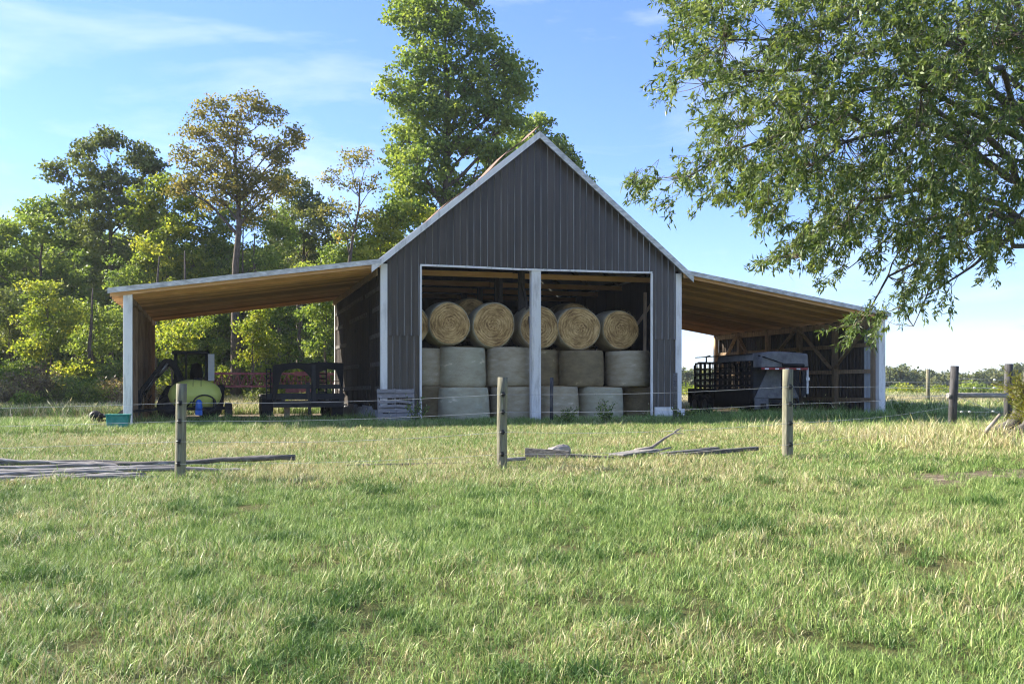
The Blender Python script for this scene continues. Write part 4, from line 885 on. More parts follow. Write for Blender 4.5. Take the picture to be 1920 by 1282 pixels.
br.tube([a[3], a[3] + Vector((0.12, 0, 0.0)), a[3] + Vector((0.19, 0.03, -0.01))], [0.013, 0.01, 0.004], 6); br.tube([a[3], a[3] + Vector((0.06, 0, 0.06)), a[3] + Vector((0.17, 0.02, 0.09))], [0.01, 0.007, 0.003], 6)
br.tube(ground_poly([1185, 1222, 1258], 16.4, 16.5, [0.08, 0.10, 0.17]), [0.022, 0.02, 0.014], 8, wob=0.06)
tag(br.build("fallen_branch", "dead_stick", None), "forked bare branch rising from the boards in the grass", "branch")
def rock(name, c, sx, sy, sz, mat, label, seed):
    bm = bmesh.new(); bmesh.ops.create_icosphere(bm, subdivisions=4, radius=1); rr = random.Random(seed); ph = [rr.uniform(0, 6) for _ in range(6)]
    for v in bm.verts:
        q = v.co; k = 1 + 0.12 * math.sin(3 * q.x + ph[0]) * math.cos(4 * q.y + ph[1]) + 0.08 * math.sin(7 * q.z + ph[2] + 3 * q.x) + 0.05 * math.sin(11 * q.x + ph[3]) * math.sin(13 * q.y + ph[4]) + rr.uniform(-0.025, 0.025)
        v.co = Vector((q.x * sx * k, q.y * sy * k, q.z * sz * k))
    me = bpy.data.meshes.new(name); bm.to_mesh(me); bm.free(); me.materials.append(MATS[mat]); o = bpy.data.objects.new(name, me); COL.objects.link(o); o.location = c; tag(o, label, "stone"); return o
q = ground_pt(1048, 0, 16.6); rock("rock", q + Vector((0, 0, 0.08)), 0.19, 0.15, 0.13, "rock", "pale rough stone resting behind the thick dark board", 2)

# ------------------------------------------------------------------ trees
def branch_path(a, b_, sag=0.0, jit=0.05, n=5):
    a, b_ = Vector(a), Vector(b_); ln = (b_ - a).length; out = []
    for i in range(n):
        f = i / (n - 1); q = a.lerp(b_, f); q.z += sag * ln * math.sin(math.pi * f)
        if 0 < i < n - 1: q += Vector((random.uniform(-1, 1), random.uniform(-1, 1), random.uniform(-1, 1))) * jit * ln
        out.append(q)
    return out

def blob_leaves(centers, radii, per_m2, leaf, flat=0.8, sub=0.42, seed=0, up=0.5, fill=0.55):
    """leaf quads for a crown made of blobs: small clumps spread through each blob, leaves spread through each clump"""
    r = np.random.default_rng(seed); V, T, C = [], [], []
    for c, R in zip(centers, radii):
        ns = max(6, int(2.6 * R * R / (sub * sub) * fill / 0.55 + 3))
        dirs = unit(r.normal(size=(ns, 3))); rr_ = R * r.random(ns) ** 0.42
        cc = np.asarray(c) + dirs * rr_[:, None] * np.array([1, 1, flat])
        cr = sub * r.uniform(0.6, 1.5, ns)
        tb = r.normal(0.5, 0.24, ns)
        for q, s_, tt in zip(cc, cr, tb):
            n = max(10, int(per_m2 * s_ * s_ * 7.5))
            pts = q + unit(r.normal(size=(n, 3))) * (s_ * r.random(n) ** 0.45)[:, None] * np.array([1.15, 1.15, 0.6])
            d_ = unit(r.normal(size=(n, 3)) + np.array([0, 0, -0.3])); nn = unit(r.normal(size=(n, 3)) + np.array([0, 0, up]))
            V.append(leaf_quads(pts, d_, nn, 0.92 * leaf * r.uniform(0.6, 1.35, n), 0.92 * leaf * 0.75 * r.uniform(0.7, 1.2, n)))
            T.append(np.clip(tt + r.normal(0, 0.13, n), 0, 1))
            C.append(q)
    return np.concatenate(V), np.concatenate(T), np.array(C)

NT = [0]
def make_tree(name, label, px, depth, blobs, mat, cat="tree", group="trees at the edge of the wood", leaf=0.2, per=34, trunk_r=0.2, sub=0.45, fork=0.35, lean=0.0, fill=0.55, barkm="bark", thick=0.8, limbs=True, seed=None, trunk_top=None):
    """blobs: (px, py, radius px) at the tree's depth, spread in depth by the tree's own thickness"""
    NT[0] += 1; seed = NT[0] if seed is None else seed; rr = random.Random(seed)
    base = ground_pt(px, 0, depth); root = empty(name, base, 0, label, cat, group)
    cs, rs = [], []
    for (bx, by, brr) in blobs:
        R = brr / FPX * depth; q = P(bx, by, depth) - base; q.y += rr.uniform(-1, 1) * thick * R; cs.append(q); rs.append(R)
    v, t, clumps = blob_leaves([tuple(c) for c in cs], rs, per, leaf, sub=sub, seed=seed + 100, fill=fill)
    quads_object("crown", v, t, mat, root)
    if limbs:
        ztop = max(c.z for c in cs) if trunk_top is None else trunk_top; cx = sum(c.x for c in cs) / len(cs)
        tp = Vector((cx * 0.6 + lean, 0, ztop * 0.92))
        m = MB(); path = branch_path((0, 0, -0.3), tp, 0, 0.012, 9)
        prs = [trunk_r * (1.25 if i == 0 else 1) * (1 - 0.85 * i / 8) for i in range(9)]
        m.tube(path, prs, 9, wob=0.05)
        for c, R in zip(cs, rs):
            zs = max(ztop * fork * 0.6, c.z - max(1.0, 0.9 * (Vector((c.x, c.y, 0)) - Vector((tp.x * 0.5, 0, 0))).length))
            f = min(0.93, max(0.12, zs / max(tp.z, 0.1))); i = f * 8; i0 = min(7, int(i)); st_ = path[i0].lerp(path[i0 + 1], i - i0); r0 = max(0.02, trunk_r * (1 - 0.85 * f) * 0.6)
            bp_ = branch_path(st_, c, 0.04, 0.05, 5); m.tube(bp_, [r0, r0 * 0.75, r0 * 0.55, r0 * 0.4, r0 * 0.22], 6, caps=False)
            near = clumps[np.linalg.norm(clumps - np.array(c), axis=1) < R * 1.1]
            for q in near[:: max(1, len(near) // 7)][:8]:
                a = bp_[rr.choice((2, 3, 4))]; m.tube(branch_path(a, Vector(q), 0.03, 0.06, 4), [r0 * 0.35, r0 * 0.25, r0 * 0.16, 0.008], 4, caps=False)
        m.build("trunk", barkm, root)
    return root

# --- named trees of the wood, left to right
make_tree("oak_tree", "dark green tree with a ragged spreading top left of the lean-to, taller than its neighbours", 205, 60,
          [(205, 275, 36), (150, 290, 30), (255, 290, 34), (110, 322, 26), (190, 330, 44), (285, 315, 26), (240, 345, 40), (150, 370, 38), (215, 395, 42), (180, 430, 40), (250, 395, 26), (215, 470, 34), (195, 520, 36), (230, 560, 34), (170, 580, 40), (215, 620, 36)], "leaf_dark", trunk_r=0.26, leaf=0.22)
make_tree("maple_tree", "bushy mid green tree with rounded shoulders at the left edge", 85, 61,
          [(110, 385, 34), (60, 400, 38), (20, 430, 34), (90, 440, 46), (140, 450, 36), (40, 490, 50), (110, 510, 48), (-20, 500, 50), (60, 560, 52), (135, 570, 42), (10, 600, 55), (90, 630, 48)], "leaf_green", trunk_r=0.2, leaf=0.22)
make_tree("maple_tree", "yellow-green tree with tight rounded top between the ragged dark tree and the bronze tree", 315, 58,
          [(310, 350, 30), (275, 375, 34), (350, 375, 36), (300, 415, 48), (255, 410, 26), (360, 430, 46), (320, 470, 50), (280, 500, 40), (370, 500, 46), (330, 550, 46)], "leaf_yellow", trunk_r=0.17, leaf=0.21)
make_tree("hickory_tree", "tall bronze-tinged thin-topped tree with a straight dark trunk seen under the left lean-to roof", 440, 54,
          [(460, 205, 34), (405, 205, 30), (510, 215, 28), (545, 260, 26), (370, 250, 30), (425, 260, 44), (490, 270, 38), (345, 290, 30), (390, 320, 46), (460, 330, 42), (530, 300, 28), (340, 350, 34), (405, 300, 36), (440, 350, 40), (500, 350, 38), (400, 370, 40), (470, 385, 40), (430, 230, 36), (530, 345, 30), (560, 270, 16), (480, 190, 24), (375, 215, 20)], "leaf_autumn", trunk_r=0.30, leaf=0.17, per=26, sub=0.36, fill=0.62)
make_tree("poplar_tree", "light green slender tree growing close in front of the bronze tree's trunk", 450, 57,
          [(440, 400, 44), (400, 420, 46), (490, 410, 44), (530, 440, 40), (410, 480, 50), (475, 490, 50), (535, 500, 40), (440, 550, 46), (390, 560, 46), (500, 560, 46)], "leaf_green", trunk_r=0.16, leaf=0.18, per=28, fill=0.48)
make_tree("oak_tree", "dark crowned tree filling the dip right of the bronze tree", 560, 66,
          [(540, 345, 34), (570, 380, 36), (600, 400, 34), (545, 420, 44), (610, 440, 40), (570, 470, 46), (620, 500, 40), (550, 520, 46)], "leaf_dark", trunk_r=0.22, leaf=0.22)
make_tree("dying_tree", "thin half-bare tree with a crooked dark fork left of the barn roof", 628, 50,
          [(655, 300, 26), (690, 300, 26), (625, 330, 22), (675, 350, 26), (705, 340, 20), (640, 390, 24), (610, 400, 20), (690, 400, 22), (650, 440, 22)], "leaf_autumn", trunk_r=0.19, leaf=0.15, per=22, sub=0.28, fill=0.42, lean=0.7)
make_tree("poplar_tree", "very tall broad green tree rising behind the barn beyond the top of the photo", 828, 58,
          [(830, -60, 60), (790, -20, 44), (880, -30, 46), (760, 30, 40), (820, 30, 50), (890, 20, 36), (790, 90, 42), (850, 80, 52), (910, 70, 36), (940, 110, 34), (770, 140, 44), (830, 150, 54), (900, 150, 44), (960, 140, 36), (735, 185, 36), (790, 210, 54), (860, 215, 54), (925, 200, 44), (975, 170, 32), (760, 255, 46), (830, 280, 56), (900, 265, 46), (955, 235, 36), (740, 300, 36), (790, 330, 54), (860, 340, 54), (930, 300, 40), (745, 385, 44), (800, 400, 54), (850, 420, 44), (880, 380, 40)], "leaf_green", trunk_r=0.42, leaf=0.23, per=32, sub=0.55, fill=0.5)
make_tree("maple_tree", "low bright yellow-green tree tucked against the left slope of the barn roof", 720, 53,
          [(735, 420, 44), (690, 440, 40), (775, 400, 36), (725, 465, 46), (680, 480, 40), (700, 520, 46), (650, 500, 34), (690, 570, 44)], "leaf_yellow", trunk_r=0.14, leaf=0.2)
make_tree("maple_tree", "green tree top showing just behind the barn ridge", 1010, 70,
          [(1010, 235, 30), (970, 260, 36), (1045, 275, 30), (1000, 290, 44), (940, 300, 40), (1070, 305, 20), (1030, 320, 44), (1080, 340, 30), (990, 350, 50)], "leaf_green", trunk_r=0.25, leaf=0.24)
# --- young understory trees
und = [
    (20, 54, [(30, 600, 44), (-10, 560, 44), (20, 645, 40)], "leaf_dark", "dark young tree at the left edge above the brown brush"),
    (100, 52, [(95, 560, 40), (60, 590, 36), (125, 600, 40), (90, 640, 42), (60, 650, 34), (70, 545, 26)], "leaf_yellow", "glowing yellow-green young tree above the brown brush left of the shed"),
    (175, 55, [(165, 590, 38), (200, 610, 38), (150, 640, 36), (190, 650, 36)], "leaf_green", "mid green young tree just left of the white shed post"),
    (260, 57, [(250, 520, 44), (290, 560, 44), (240, 590, 44), (280, 620, 44)], "leaf_green", "young tree directly behind the low end of the left lean-to roof"),
    (320, 51, [(310, 610, 34), (345, 625, 36), (300, 650, 34), (335, 660, 34), (365, 605, 34)], "leaf_yellow", "bright yellow young tree behind the loader cab"),
    (385, 56, [(380, 600, 40), (410, 640, 38), (370, 660, 36), (420, 590, 36)], "leaf_green", "shady green young tree under the lean-to between loader and dark trunk"),
    (470, 52, [(475, 620, 36), (465, 660, 34), (500, 645, 34), (490, 590, 34)], "leaf_yellow", "yellow young tree right of the straight dark trunk under the lean-to"),
    (545, 55, [(540, 600, 40), (575, 625, 40), (530, 650, 38), (570, 665, 36), (520, 570, 36)], "leaf_green", "pale green young tree above the flatbed trailer"),
    (610, 50, [(600, 590, 36), (625, 620, 36), (605, 655, 34), (640, 570, 36), (585, 560, 34)], "leaf_green", "young green tree just left of the old plank wall"),
    (640, 60, [(630, 470, 44), (590, 520, 44), (650, 530, 44), (620, 570, 40)], "leaf_green", "green tree behind the crooked half-bare tree"),
]
for (px, dp, bl, mt, lb_) in und: make_tree("young_tree", lb_, px, dp, bl, mt, "tree", "young trees in front of the wood", leaf=0.17, per=34, trunk_r=0.08, sub=0.4)
# --- deeper wood, dark mass between the trunks
deep = [(-120, 70, 0), (-30, 74, 1), (70, 76, 2), (150, 72, 1), (240, 75, 0), (330, 73, 2), (410, 76, 1), (500, 74, 0), (590, 77, 2), (680, 74, 1), (760, 78, 0)]
dl = ["beyond the left edge", "behind the left edge", "behind the rounded left trees", "behind the ragged dark tree", "between ragged dark and yellow-green trees", "behind the yellow-green tree", "behind the bronze tree", "behind the slender tree", "behind the half-bare tree", "behind the low bright tree", "behind the barn roof"]
for (px, dp, k), w in zip(deep, dl):
    bl = []; rr = random.Random(px)
    for j in range(15): bl.append((px + rr.uniform(-62, 62), (440 if px < 250 else 470) + j * 17 + rr.uniform(-20, 20), rr.uniform(34, 50)))
    make_tree("wood_tree", "dense shadowy tree of the wood " + w, px, dp, bl, ["leaf_dark", "leaf_green", "leaf_dark"][k], "tree", "dense trees deep in the wood", leaf=0.34, per=13, trunk_r=0.22, sub=0.7, fill=0.6)
# bare stems between the trees
for k, (px, dp, hpx, w) in enumerate(((338, 53, 470, "right of the ragged dark tree"), (168, 52.5, 540, "behind the shed post"), (488, 57, 440, "behind the flatbed trailer"), (288, 54, 480, "behind the loader arm"), (520, 58, 520, "left of the flatbed ramps"), (560, 54, 560, "above the flatbed neck"))):
    q = ground_pt(px, 0, dp); t_ = P(px + random.uniform(-14, 14), hpx, dp)
    pole("tree_stem", branch_path(q - Vector((0, 0, 0.3)), t_, 0, 0.015, 7), [0.13, 0.12, 0.11, 0.10, 0.08, 0.06, 0.03], "bark", "bare tree stem standing " + w, "tree", "bare stems in the wood", 8)
# --- brush along the wood's edge
und2 = [(350, 53, 26, "leaf_yellow", "low yellow-green thicket right of the loader cab"), (410, 54, 24, "leaf_yellow", "glowing low thicket left of the straight dark trunk"), (505, 54, 26, "leaf_green", "green thicket above the red boom, left of the flatbed"), (555, 53, 26, "leaf_yellow", "yellowish thicket seen through the flatbed neck"), (600, 52, 26, "leaf_green", "green thicket between flatbed ramps and plank wall"), (310, 54, 26, "leaf_green", "shady thicket behind the loader arm"), (460, 56, 28, "leaf_green", "thicket right behind the straight dark trunk"), (140, 50, 34, "leaf_yellow", "low yellowish thicket left of the shed post"), (20, 50, 34, "leaf_green", "green thicket behind the brown bush at the left edge"), (215, 51, 32, "leaf_green", "green thicket touching the white shed post")]
for (px, dp, rp_, mt, lb_) in und2:
    g0 = HORY - (gzf((px - 960) / FPX * dp, dp) - CAMZ) * FPX / dp
    make_tree("thicket", lb_, px, dp, [(px - rp_, g0 - rp_ * 0.8, rp_), (px, g0 - rp_ * 1.6, rp_), (px + rp_, g0 - rp_ * 0.9, rp_), (px, g0 - rp_ * 0.5, rp_), (px + rp_ * 0.5, g0 - rp_ * 2.2, rp_ * 0.8), (px - rp_ * 0.6, g0 - rp_ * 2.0, rp_ * 0.8)], mt, "thicket", "leafy thickets under the wood's edge", leaf=0.17, per=34, trunk_r=0.06, sub=0.36, fill=0.55)
# trees standing left of the view; their shade falls across the grass at the left
for k, (x, y, hh) in enumerate(((-25.5, 34, 7.5), (-29, 42, 9.5), (-32, 50, 11))):
    px = 960 + x / y * FPX; f = FPX / y; gy = HORY - (gzf(x, y) - CAMZ) * f
    make_tree("field_tree", "broad lone tree left of the view, %s of three" % ("shortest and nearest the shed", "the middle one", "tallest and nearest the wood")[k], px, y, [(px + dx * f, gy - hz * hh * f, rr_ * f) for dx, hz, rr_ in ((-2, .5, 1.9), (2, .5, 1.9), (0, .45, 2.2), (-1.4, .75, 1.8), (1.5, .75, 1.8), (0, .92, 1.6), (0, .7, 2.2))], "leaf_green", "tree", "lone trees left of the view", leaf=0.4, per=9, trunk_r=0.25, sub=0.8)
bs = [(15, 47, 30, "leaf_brown", "brown dry bush at the left edge"), (70, 48, 34, "leaf_brown", "large reddish brown bush left of the yellow young tree"), (125, 47.5, 28, "leaf_dark", "dark bush between the brown bushes and the shed post"), (165, 46.5, 26, "leaf_green", "pale green bush near the white shed post"), (210, 47.5, 26, "leaf_brown", "grey brown bush just left of the white shed post"), (45, 45.5, 18, "leaf_green", "small grey-green bush in front of the brown bushes"), (305, 50, 20, "leaf_brown", "brown brush behind the loader"), (480, 48, 18, "leaf_dark", "dark weedy bush in front of the red boom"), (520, 47.5, 15, "leaf_green", "low weedy bush between the red boom and the flatbed"), (565, 49, 14, "leaf_brown", "brown weeds behind the flatbed neck")]
for (px, dp, rp_, mt, lb_) in bs:
    rp_ *= 1.3 if px < 230 else 1.0
    g0 = HORY - (gzf((px - 960) / FPX * dp, dp) - CAMZ) * FPX / dp
    make_tree("bush", lb_, px, dp, [(px - rp_ * 0.7, g0 - rp_ * 0.6, rp_ * 0.8), (px, g0 - rp_ * 1.2, rp_ * 0.9), (px + rp_ * 0.7, g0 - rp_ * 0.7, rp_ * 0.8), (px + rp_ * 0.2, g0 - rp_ * 0.4, rp_ * 0.9)], mt, "bush", "bushes along the edge of the wood", leaf=0.12, per=46, trunk_r=0.04, sub=0.3, fill=0.6)
r = np.random.default_rng(15); C_, R_ = [], []
for k in range(560):
    px = r.uniform(-420, 800); dp = r.uniform(78, 90); py = r.uniform(470 if px < 250 else 500, 725); C_.append(tuple(P(px, py, dp))); R_.append(r.uniform(1.6, 2.6))
v, t, _ = blob_leaves(C_, R_, 3.2, 0.55, sub=1.0, seed=78, fill=0.6)
tag(quads_object("deep_woods", v, t, "leaf_green"), "shadowy mass of leaves deep in the wood behind the nearer trees", "wood", kind="stuff")
# --- mid-distance shrubs at right and far treeline
for (px, dp, rp_, mt, lb_) in ((1705, 95, 20, "leaf_yellow", "yellow-green shrub in the field beside the right shed post"), (1680, 110, 14, "leaf_green", "grey-green low shrub touching the right shed post"), (1815, 90, 20, "leaf_green", "green shrub behind the grey brace rail"), (1290, 80, 18, "leaf_yellow", "pale yellow shrub seen between barn and stock trailer"), (1770, 100, 16, "leaf_yellow", "low yellow shrub left of the black corner post"), (1855, 96, 16, "leaf_yellow", "yellow shrub behind the ragged brace post")):
    g0 = HORY - (gzf((px - 960) / FPX * dp, dp) - CAMZ) * FPX / dp
    make_tree("shrub", lb_, px, dp, [(px - rp_ * 0.8, g0 - rp_ * 0.5, rp_ * 0.7), (px, g0 - rp_ * 0.9, rp_ * 0.9), (px + rp_ * 0.8, g0 - rp_ * 0.6, rp_ * 0.7), (px + rp_ * 1.5, g0 - rp_ * 0.3, rp_ * 0.5), (px - rp_ * 1.5, g0 - rp_ * 0.3, rp_ * 0.5)], mt, "shrub", "shrubs in the field at right", leaf=0.2, per=24, trunk_r=0.05, sub=0.5)
r = np.random.default_rng(5); C_, R_ = [], []
for px in range(1180, 2500, 13):
    dp = r.uniform(185, 225); h = 14 + 14 * r.random() + 6 * math.sin(px * 0.02) + (8 if 1820 < px < 1960 else 0)
    for j in range(3):
        q = P(px + r.uniform(-10, 10), 732 - h * (0.35 + 0.33 * j) - 5, dp); C_.append(tuple(q)); R_.append(r.uniform(1.1, 2.0) * (1.15 - 0.2 * j))
v, t, _ = blob_leaves(C_, R_, 5.0, 0.62, sub=0.95, seed=77, fill=0.6)
tag(quads_object("far_treeline", v, t, "leaf_far"), "dark distant treeline closing off the flat field at right", "treeline", kind="stuff")

# ------------------------------------------------------------------ the big oak at right
def in_poly(x, y, poly):
    ins = np.zeros(len(x), bool); n = len(poly)
    for i in range(n):
        x0, y0 = poly[i]; x1, y1 = poly[(i + 1) % n]
        c = ((y0 > y) != (y1 > y)) & (x < (x1 - x0) * (y - y0) / (y1 - y0 + 1e-12) + x0); ins ^= c
    return ins
oak_base = Vector((10.35, 20.0, gzf(10.35, 20.0)))
oak = empty("willow_oak", oak_base, 0, "large narrow-leaved oak hanging over the right side with buttressed trunk at the edge", "tree")
OAK_POLY = [(1262, -60), (1252, 40), (1275, 95), (1228, 165), (1300, 185), (1335, 235), (1290, 290), (1172, 318), (1215, 350), (1208, 402), (1300, 372), (1400, 362), (1430, 395), (1475, 430), (1425, 495), (1530, 470), (1545, 530), (1600, 520), (1640, 545), (1580, 622), (1650, 600), (1690, 650), (1728, 560), (1790, 548), (1775, 480), (1835, 470), (1870, 505), (1905, 420), (1960, 440), (2150, 480), (2450, 420), (2650, 200), (2600, -250), (2300, -560), (1900, -640), (1560, -520), (1380, -300)]
GAPS = [(1450, 20, 26), (1415, 45, 16), (1890, 150, 20), (1700, 400, 14), (1760, 420, 18), (1640, 440, 16), (1850, 350, 20), (1560, 330, 10), (1870, 270, 22), (1620, 470, 18), (1905, 300, 26), (1500, 400, 14)]
def oak_build():
    r = np.random.default_rng(11)
    px = r.uniform(1160, 2650, 30000); py = r.uniform(-640, 660, 30000)
    ok = in_poly(px, py, OAK_POLY)
    for gx, gy, gr in GAPS: ok &= ~(np.hypot(px - gx, py - gy) < gr * r.uniform(0.5, 1.4, len(px)))
    px, py = px[ok], py[ok]
    vis = (px < 1990) & (py > -70)
    keep = np.where(vis, r.random(len(px)) < 0.60, r.random(len(px)) < 0.14)
    thin = np.clip((py - 330) / 260, 0, 1)
    keep &= r.random(len(px)) > thin * 0.22
    keep &= ~(vis & (vnoise(px, py, 1 / 38.0, 61) * 0.6 + vnoise(px, py, 1 / 16.0, 62) * 0.4 < 0.26 + 0.18 * np.clip(np.hypot((px - 1740) / 520, (py - 90) / 460), 0, 1.15) ** 1.5))
    px, py = px[keep], py[keep]
    cx, cy = 1930, 60
    q = np.clip(1 - np.hypot((px - cx) / 760, (py - cy) / 640), 0.02, 1)
    dep = 17.2 + r.uniform(-1, 1, len(px)) * (0.7 + 4.2 * np.sqrt(q)) + (py - 300) * 0.0006
    roots = np.stack([(px - 960) / FPX * dep, dep, CAMZ + (HORY - py) / FPX * dep], 1)
    # limbs: from the trunk to points spread through the crown
    T = [Vector((0, 0, -0.2)), Vector((-0.02, 0, 1.0)), Vector((0.05, -0.1, 2.6)), Vector((0.0, -0.2, 4.4)), Vector((0.1, -0.3, 6.4)), Vector((0.0, -0.4, 8.6)), Vector((0.2, -0.4, 11.0))]
    m = MB()
    m.tube(T, [0.66, 0.46, 0.40, 0.37, 0.33, 0.26, 0.12], 20, wob=0.05)
    for k in range(9):      # buttress roots
        a = k * 0.698 + 0.2; ca_, sa_ = math.cos(a), math.sin(a); ln = 0.85 + 0.5 * (k % 3) * 0.5
        m.tube([(0.25 * ca_, 0.25 * sa_, 1.0), (0.46 * ca_, 0.46 * sa_, 0.5), (0.72 * ca_, 0.72 * sa_, 0.2), ((0.8 + ln * 0.4) * ca_, (0.8 + ln * 0.4) * sa_, 0.03), ((0.85 + ln) * ca_, (0.85 + ln) * sa_, -0.12)], [0.18, 0.17, 0.14, 0.10, 0.05], 9, wob=0.1)
    limb_pts = []
    tgt = [(1300, 60, 15), (1260, 150, 16.5), (1230, 325, 16.5), (1350, 230, 18), (1480, 300, 14.5), (1450, 480, 16), (1560, 500, 17.5), (1590, 590, 15.5), (1690, 610, 17), (1640, 330, 20), (1780, 520, 18.5), (1860, 470, 16), (1520, 100, 19), (1600, -60, 16), (1700, 150, 13.8), (1800, 260, 15), (1850, 60, 14), (1400, -200, 18), (1700, -300, 15), (1900, -400, 17), (2100, -350, 20), (2200, 0, 16), (2300, 250, 19), (2450, 100, 21), (2150, 400, 17), (1950, 150, 21), (1760, 40, 21.5), (2000, -100, 22.5)]
    for k, (bx, by, bd) in enumerate(tgt):
        e = P(bx, by, bd) - oak_base; e = e * 0.93 + Vector((0, 0, e.z * 0.07))
        zs = min(10.0, max(3.6, e.z * 0.55 + 2.2)); f = next(i for i in range(len(T) - 1) if T[i + 1].z >= zs); st_ = T[f].lerp(T[f + 1], (zs - T[f].z) / (T[f + 1].z - T[f].z))
        ln = (e - st_).length; pth = branch_path(st_, e, 0.14, 0.03, 9); r0 = min(0.085, 0.009 * ln + 0.012)
        m.tube(pth, [r0 * (1 - 0.86 * i / 8) for i in range(9)], 8, caps=False, wob=0.04)
        for i in range(2, 9): limb_pts.append(pth[i])
        for j in range(3):   # second order
            i = r.integers(3, 8); e2 = pth[i] + Vector((r.uniform(-0.9, 0.9), r.uniform(-0.9, 0.9), r.uniform(-0.3, 0.8))); p2 = branch_path(pth[i], e2, 0.08, 0.06, 5)
            m.tube(p2, [0.014, 0.012, 0.009, 0.006, 0.003], 6, caps=False)
            limb_pts += p2[1:]
    m.build("trunk", "bark_grey", oak)
    LP = np.array([tuple(q) for q in limb_pts]); ob = np.array(oak_base)
    tw = MB(); V, TT = [], []
    rl = roots - ob
    for i in range(len(rl)):
        c = rl[i]; dd = np.linalg.norm(LP - c, axis=1); j = int(np.argmin(dd)); a = LP[j]
        outw = unit((c - np.array([0, 0, max(3.0, c[2] * 0.7)]))[None])[0]
        dr = unit((outw * np.array([1, 1, 0.4]) * 0.75 + r.normal(size=3) * 0.4 + np.array([0, 0, -0.35 - 0.45 * (py[i] > 250)]))[None])[0]
        ln = r.uniform(0.22, 0.5)
        tipp = c + dr * ln + np.array([0, 0, -0.12 * ln])
        if dd[j] < 0.75: tw.tube(branch_path(Vector(a), Vector(c), -0.03, 0.08, 3) + [Vector(tipp)], [0.008, 0.006, 0.005, 0.002], 3, caps=False)
        else: tw.tube([Vector(c - dr * 0.12), Vector(c + dr * ln * 0.5), Vector(tipp)], [0.005, 0.004, 0.002], 3, caps=False)
        n = int(r.integers(25, 40)); f = r.random(n) ** 0.8
        base = c + np.outer(f, dr * ln) + np.outer(f * f, [0, 0, -0.12 * ln]) + r.normal(0, 0.022, (n, 3))
        dl_ = unit(dr * 0.55 + r.normal(size=(n, 3)) * 0.55 + np.array([0, 0, -0.35])); nn = r.normal(size=(n, 3)) + np.array([-0.2, -0.1, 0.75])
        V.append(leaf_quads(base, dl_, nn, r.uniform(0.075, 0.15, n), r.uniform(0.023, 0.038, n))); TT.append(np.clip(r.normal(0.42, 0.13) + r.normal(0, 0.17, n), 0, 1))
    tw.build("twig_spray", "bark", oak)["kind"] = "stuff"
    quads_object("crown", np.concatenate(V), np.concatenate(TT), "leaf_oak", oak)
oak_build()
# yellow-green bush hugging the trunk, leaning stick, bare twigs
bq = Vector((9.24, 18.7, gzf(9.24, 18.7)))
cedar = empty("cedar_bush", bq, 0, "feathery yellow-green bush growing against the buttressed oak trunk", "bush")
r = np.random.default_rng(21); V, TT = [], []; m = MB()
for k in range(230):
    a = Vector((r.uniform(-0.10, 0.55), r.uniform(-0.3, 0.3), r.uniform(0.35, 0.9))); e = a + Vector((r.uniform(-0.38, 0.3), r.uniform(-0.35, 0.35), r.uniform(-0.05, 0.45)))
    m.tube([a, a.lerp(e, 0.5) + Vector((0, 0, 0.03)), e], [0.006, 0.005, 0.002], 4, caps=False)
    n = 42; f = r.random(n); b0 = np.array(a) + np.outer(f, np.array(e - a)); dv = unit(np.array(e - a)[None] * 1.3 + r.normal(size=(n, 3)) * 0.35)
    V.append(leaf_quads(b0, dv, r.normal(size=(n, 3)), r.uniform(0.06, 0.13, n), r.uniform(0.008, 0.016, n))); TT.append(np.clip(r.normal(0.5, 0.2) + r.normal(0, 0.15, n), 0, 1))
for k in range(5): m.tube([(0.15 + 0.03 * k, 0, -0.1), (0.1, 0.02 * k, 0.4), (r.uniform(-0.1, 0.4), r.uniform(-0.2, 0.2), 0.9)], [0.025, 0.018, 0.01], 6, caps=False)
m.build("stem", "bark", cedar); quads_object("foliage", np.concatenate(V), np.concatenate(TT), "leaf_cedar", cedar)
pole("leaning_stick", [ground_pt(1838, 0, 18.9), P(1853, 803, 18.8), P(1876, 776, 18.7)], [0.028, 0.035, 0.03], "dead_stick", "thick bare stick leaning towards the oak trunk", "stick", None, 8, 0.06)
tw = MB()
for (a, b_) in (((2010, 560), (1850, 536)), ((2010, 560), (1862, 556)), ((2020, 610), (1888, 588)), ((1960, 600), (1895, 628)), ((1990, 605), (1880, 625))):
    pa, pb = P(a[0], a[1], 18.5), P(b_[0], b_[1], 18.2); pt = branch_path(pa, pb, 0.05, 0.02, 6); tw.tube(pt, [0.014, 0.011, 0.008, 0.006, 0.004, 0.002], 5, caps=False)
    for j in (2, 3, 4): tw.tube([pt[j], pt[j] + Vector((-0.1, random.uniform(-.05, .05), random.uniform(-0.08, 0.08))), pt[j] + Vector((-0.22, 0, random.uniform(-0.05, 0.12)))], [0.004, 0.003, 0.0015], 4, caps=False)
tw.tube([P(2010, 560, 18.5), P(2020, 610, 18.5), Vector((10.4, 19.8, 2.4))], [0.02, 0.025, 0.035], 6)
tw.build("dead_branch", "bark", oak)

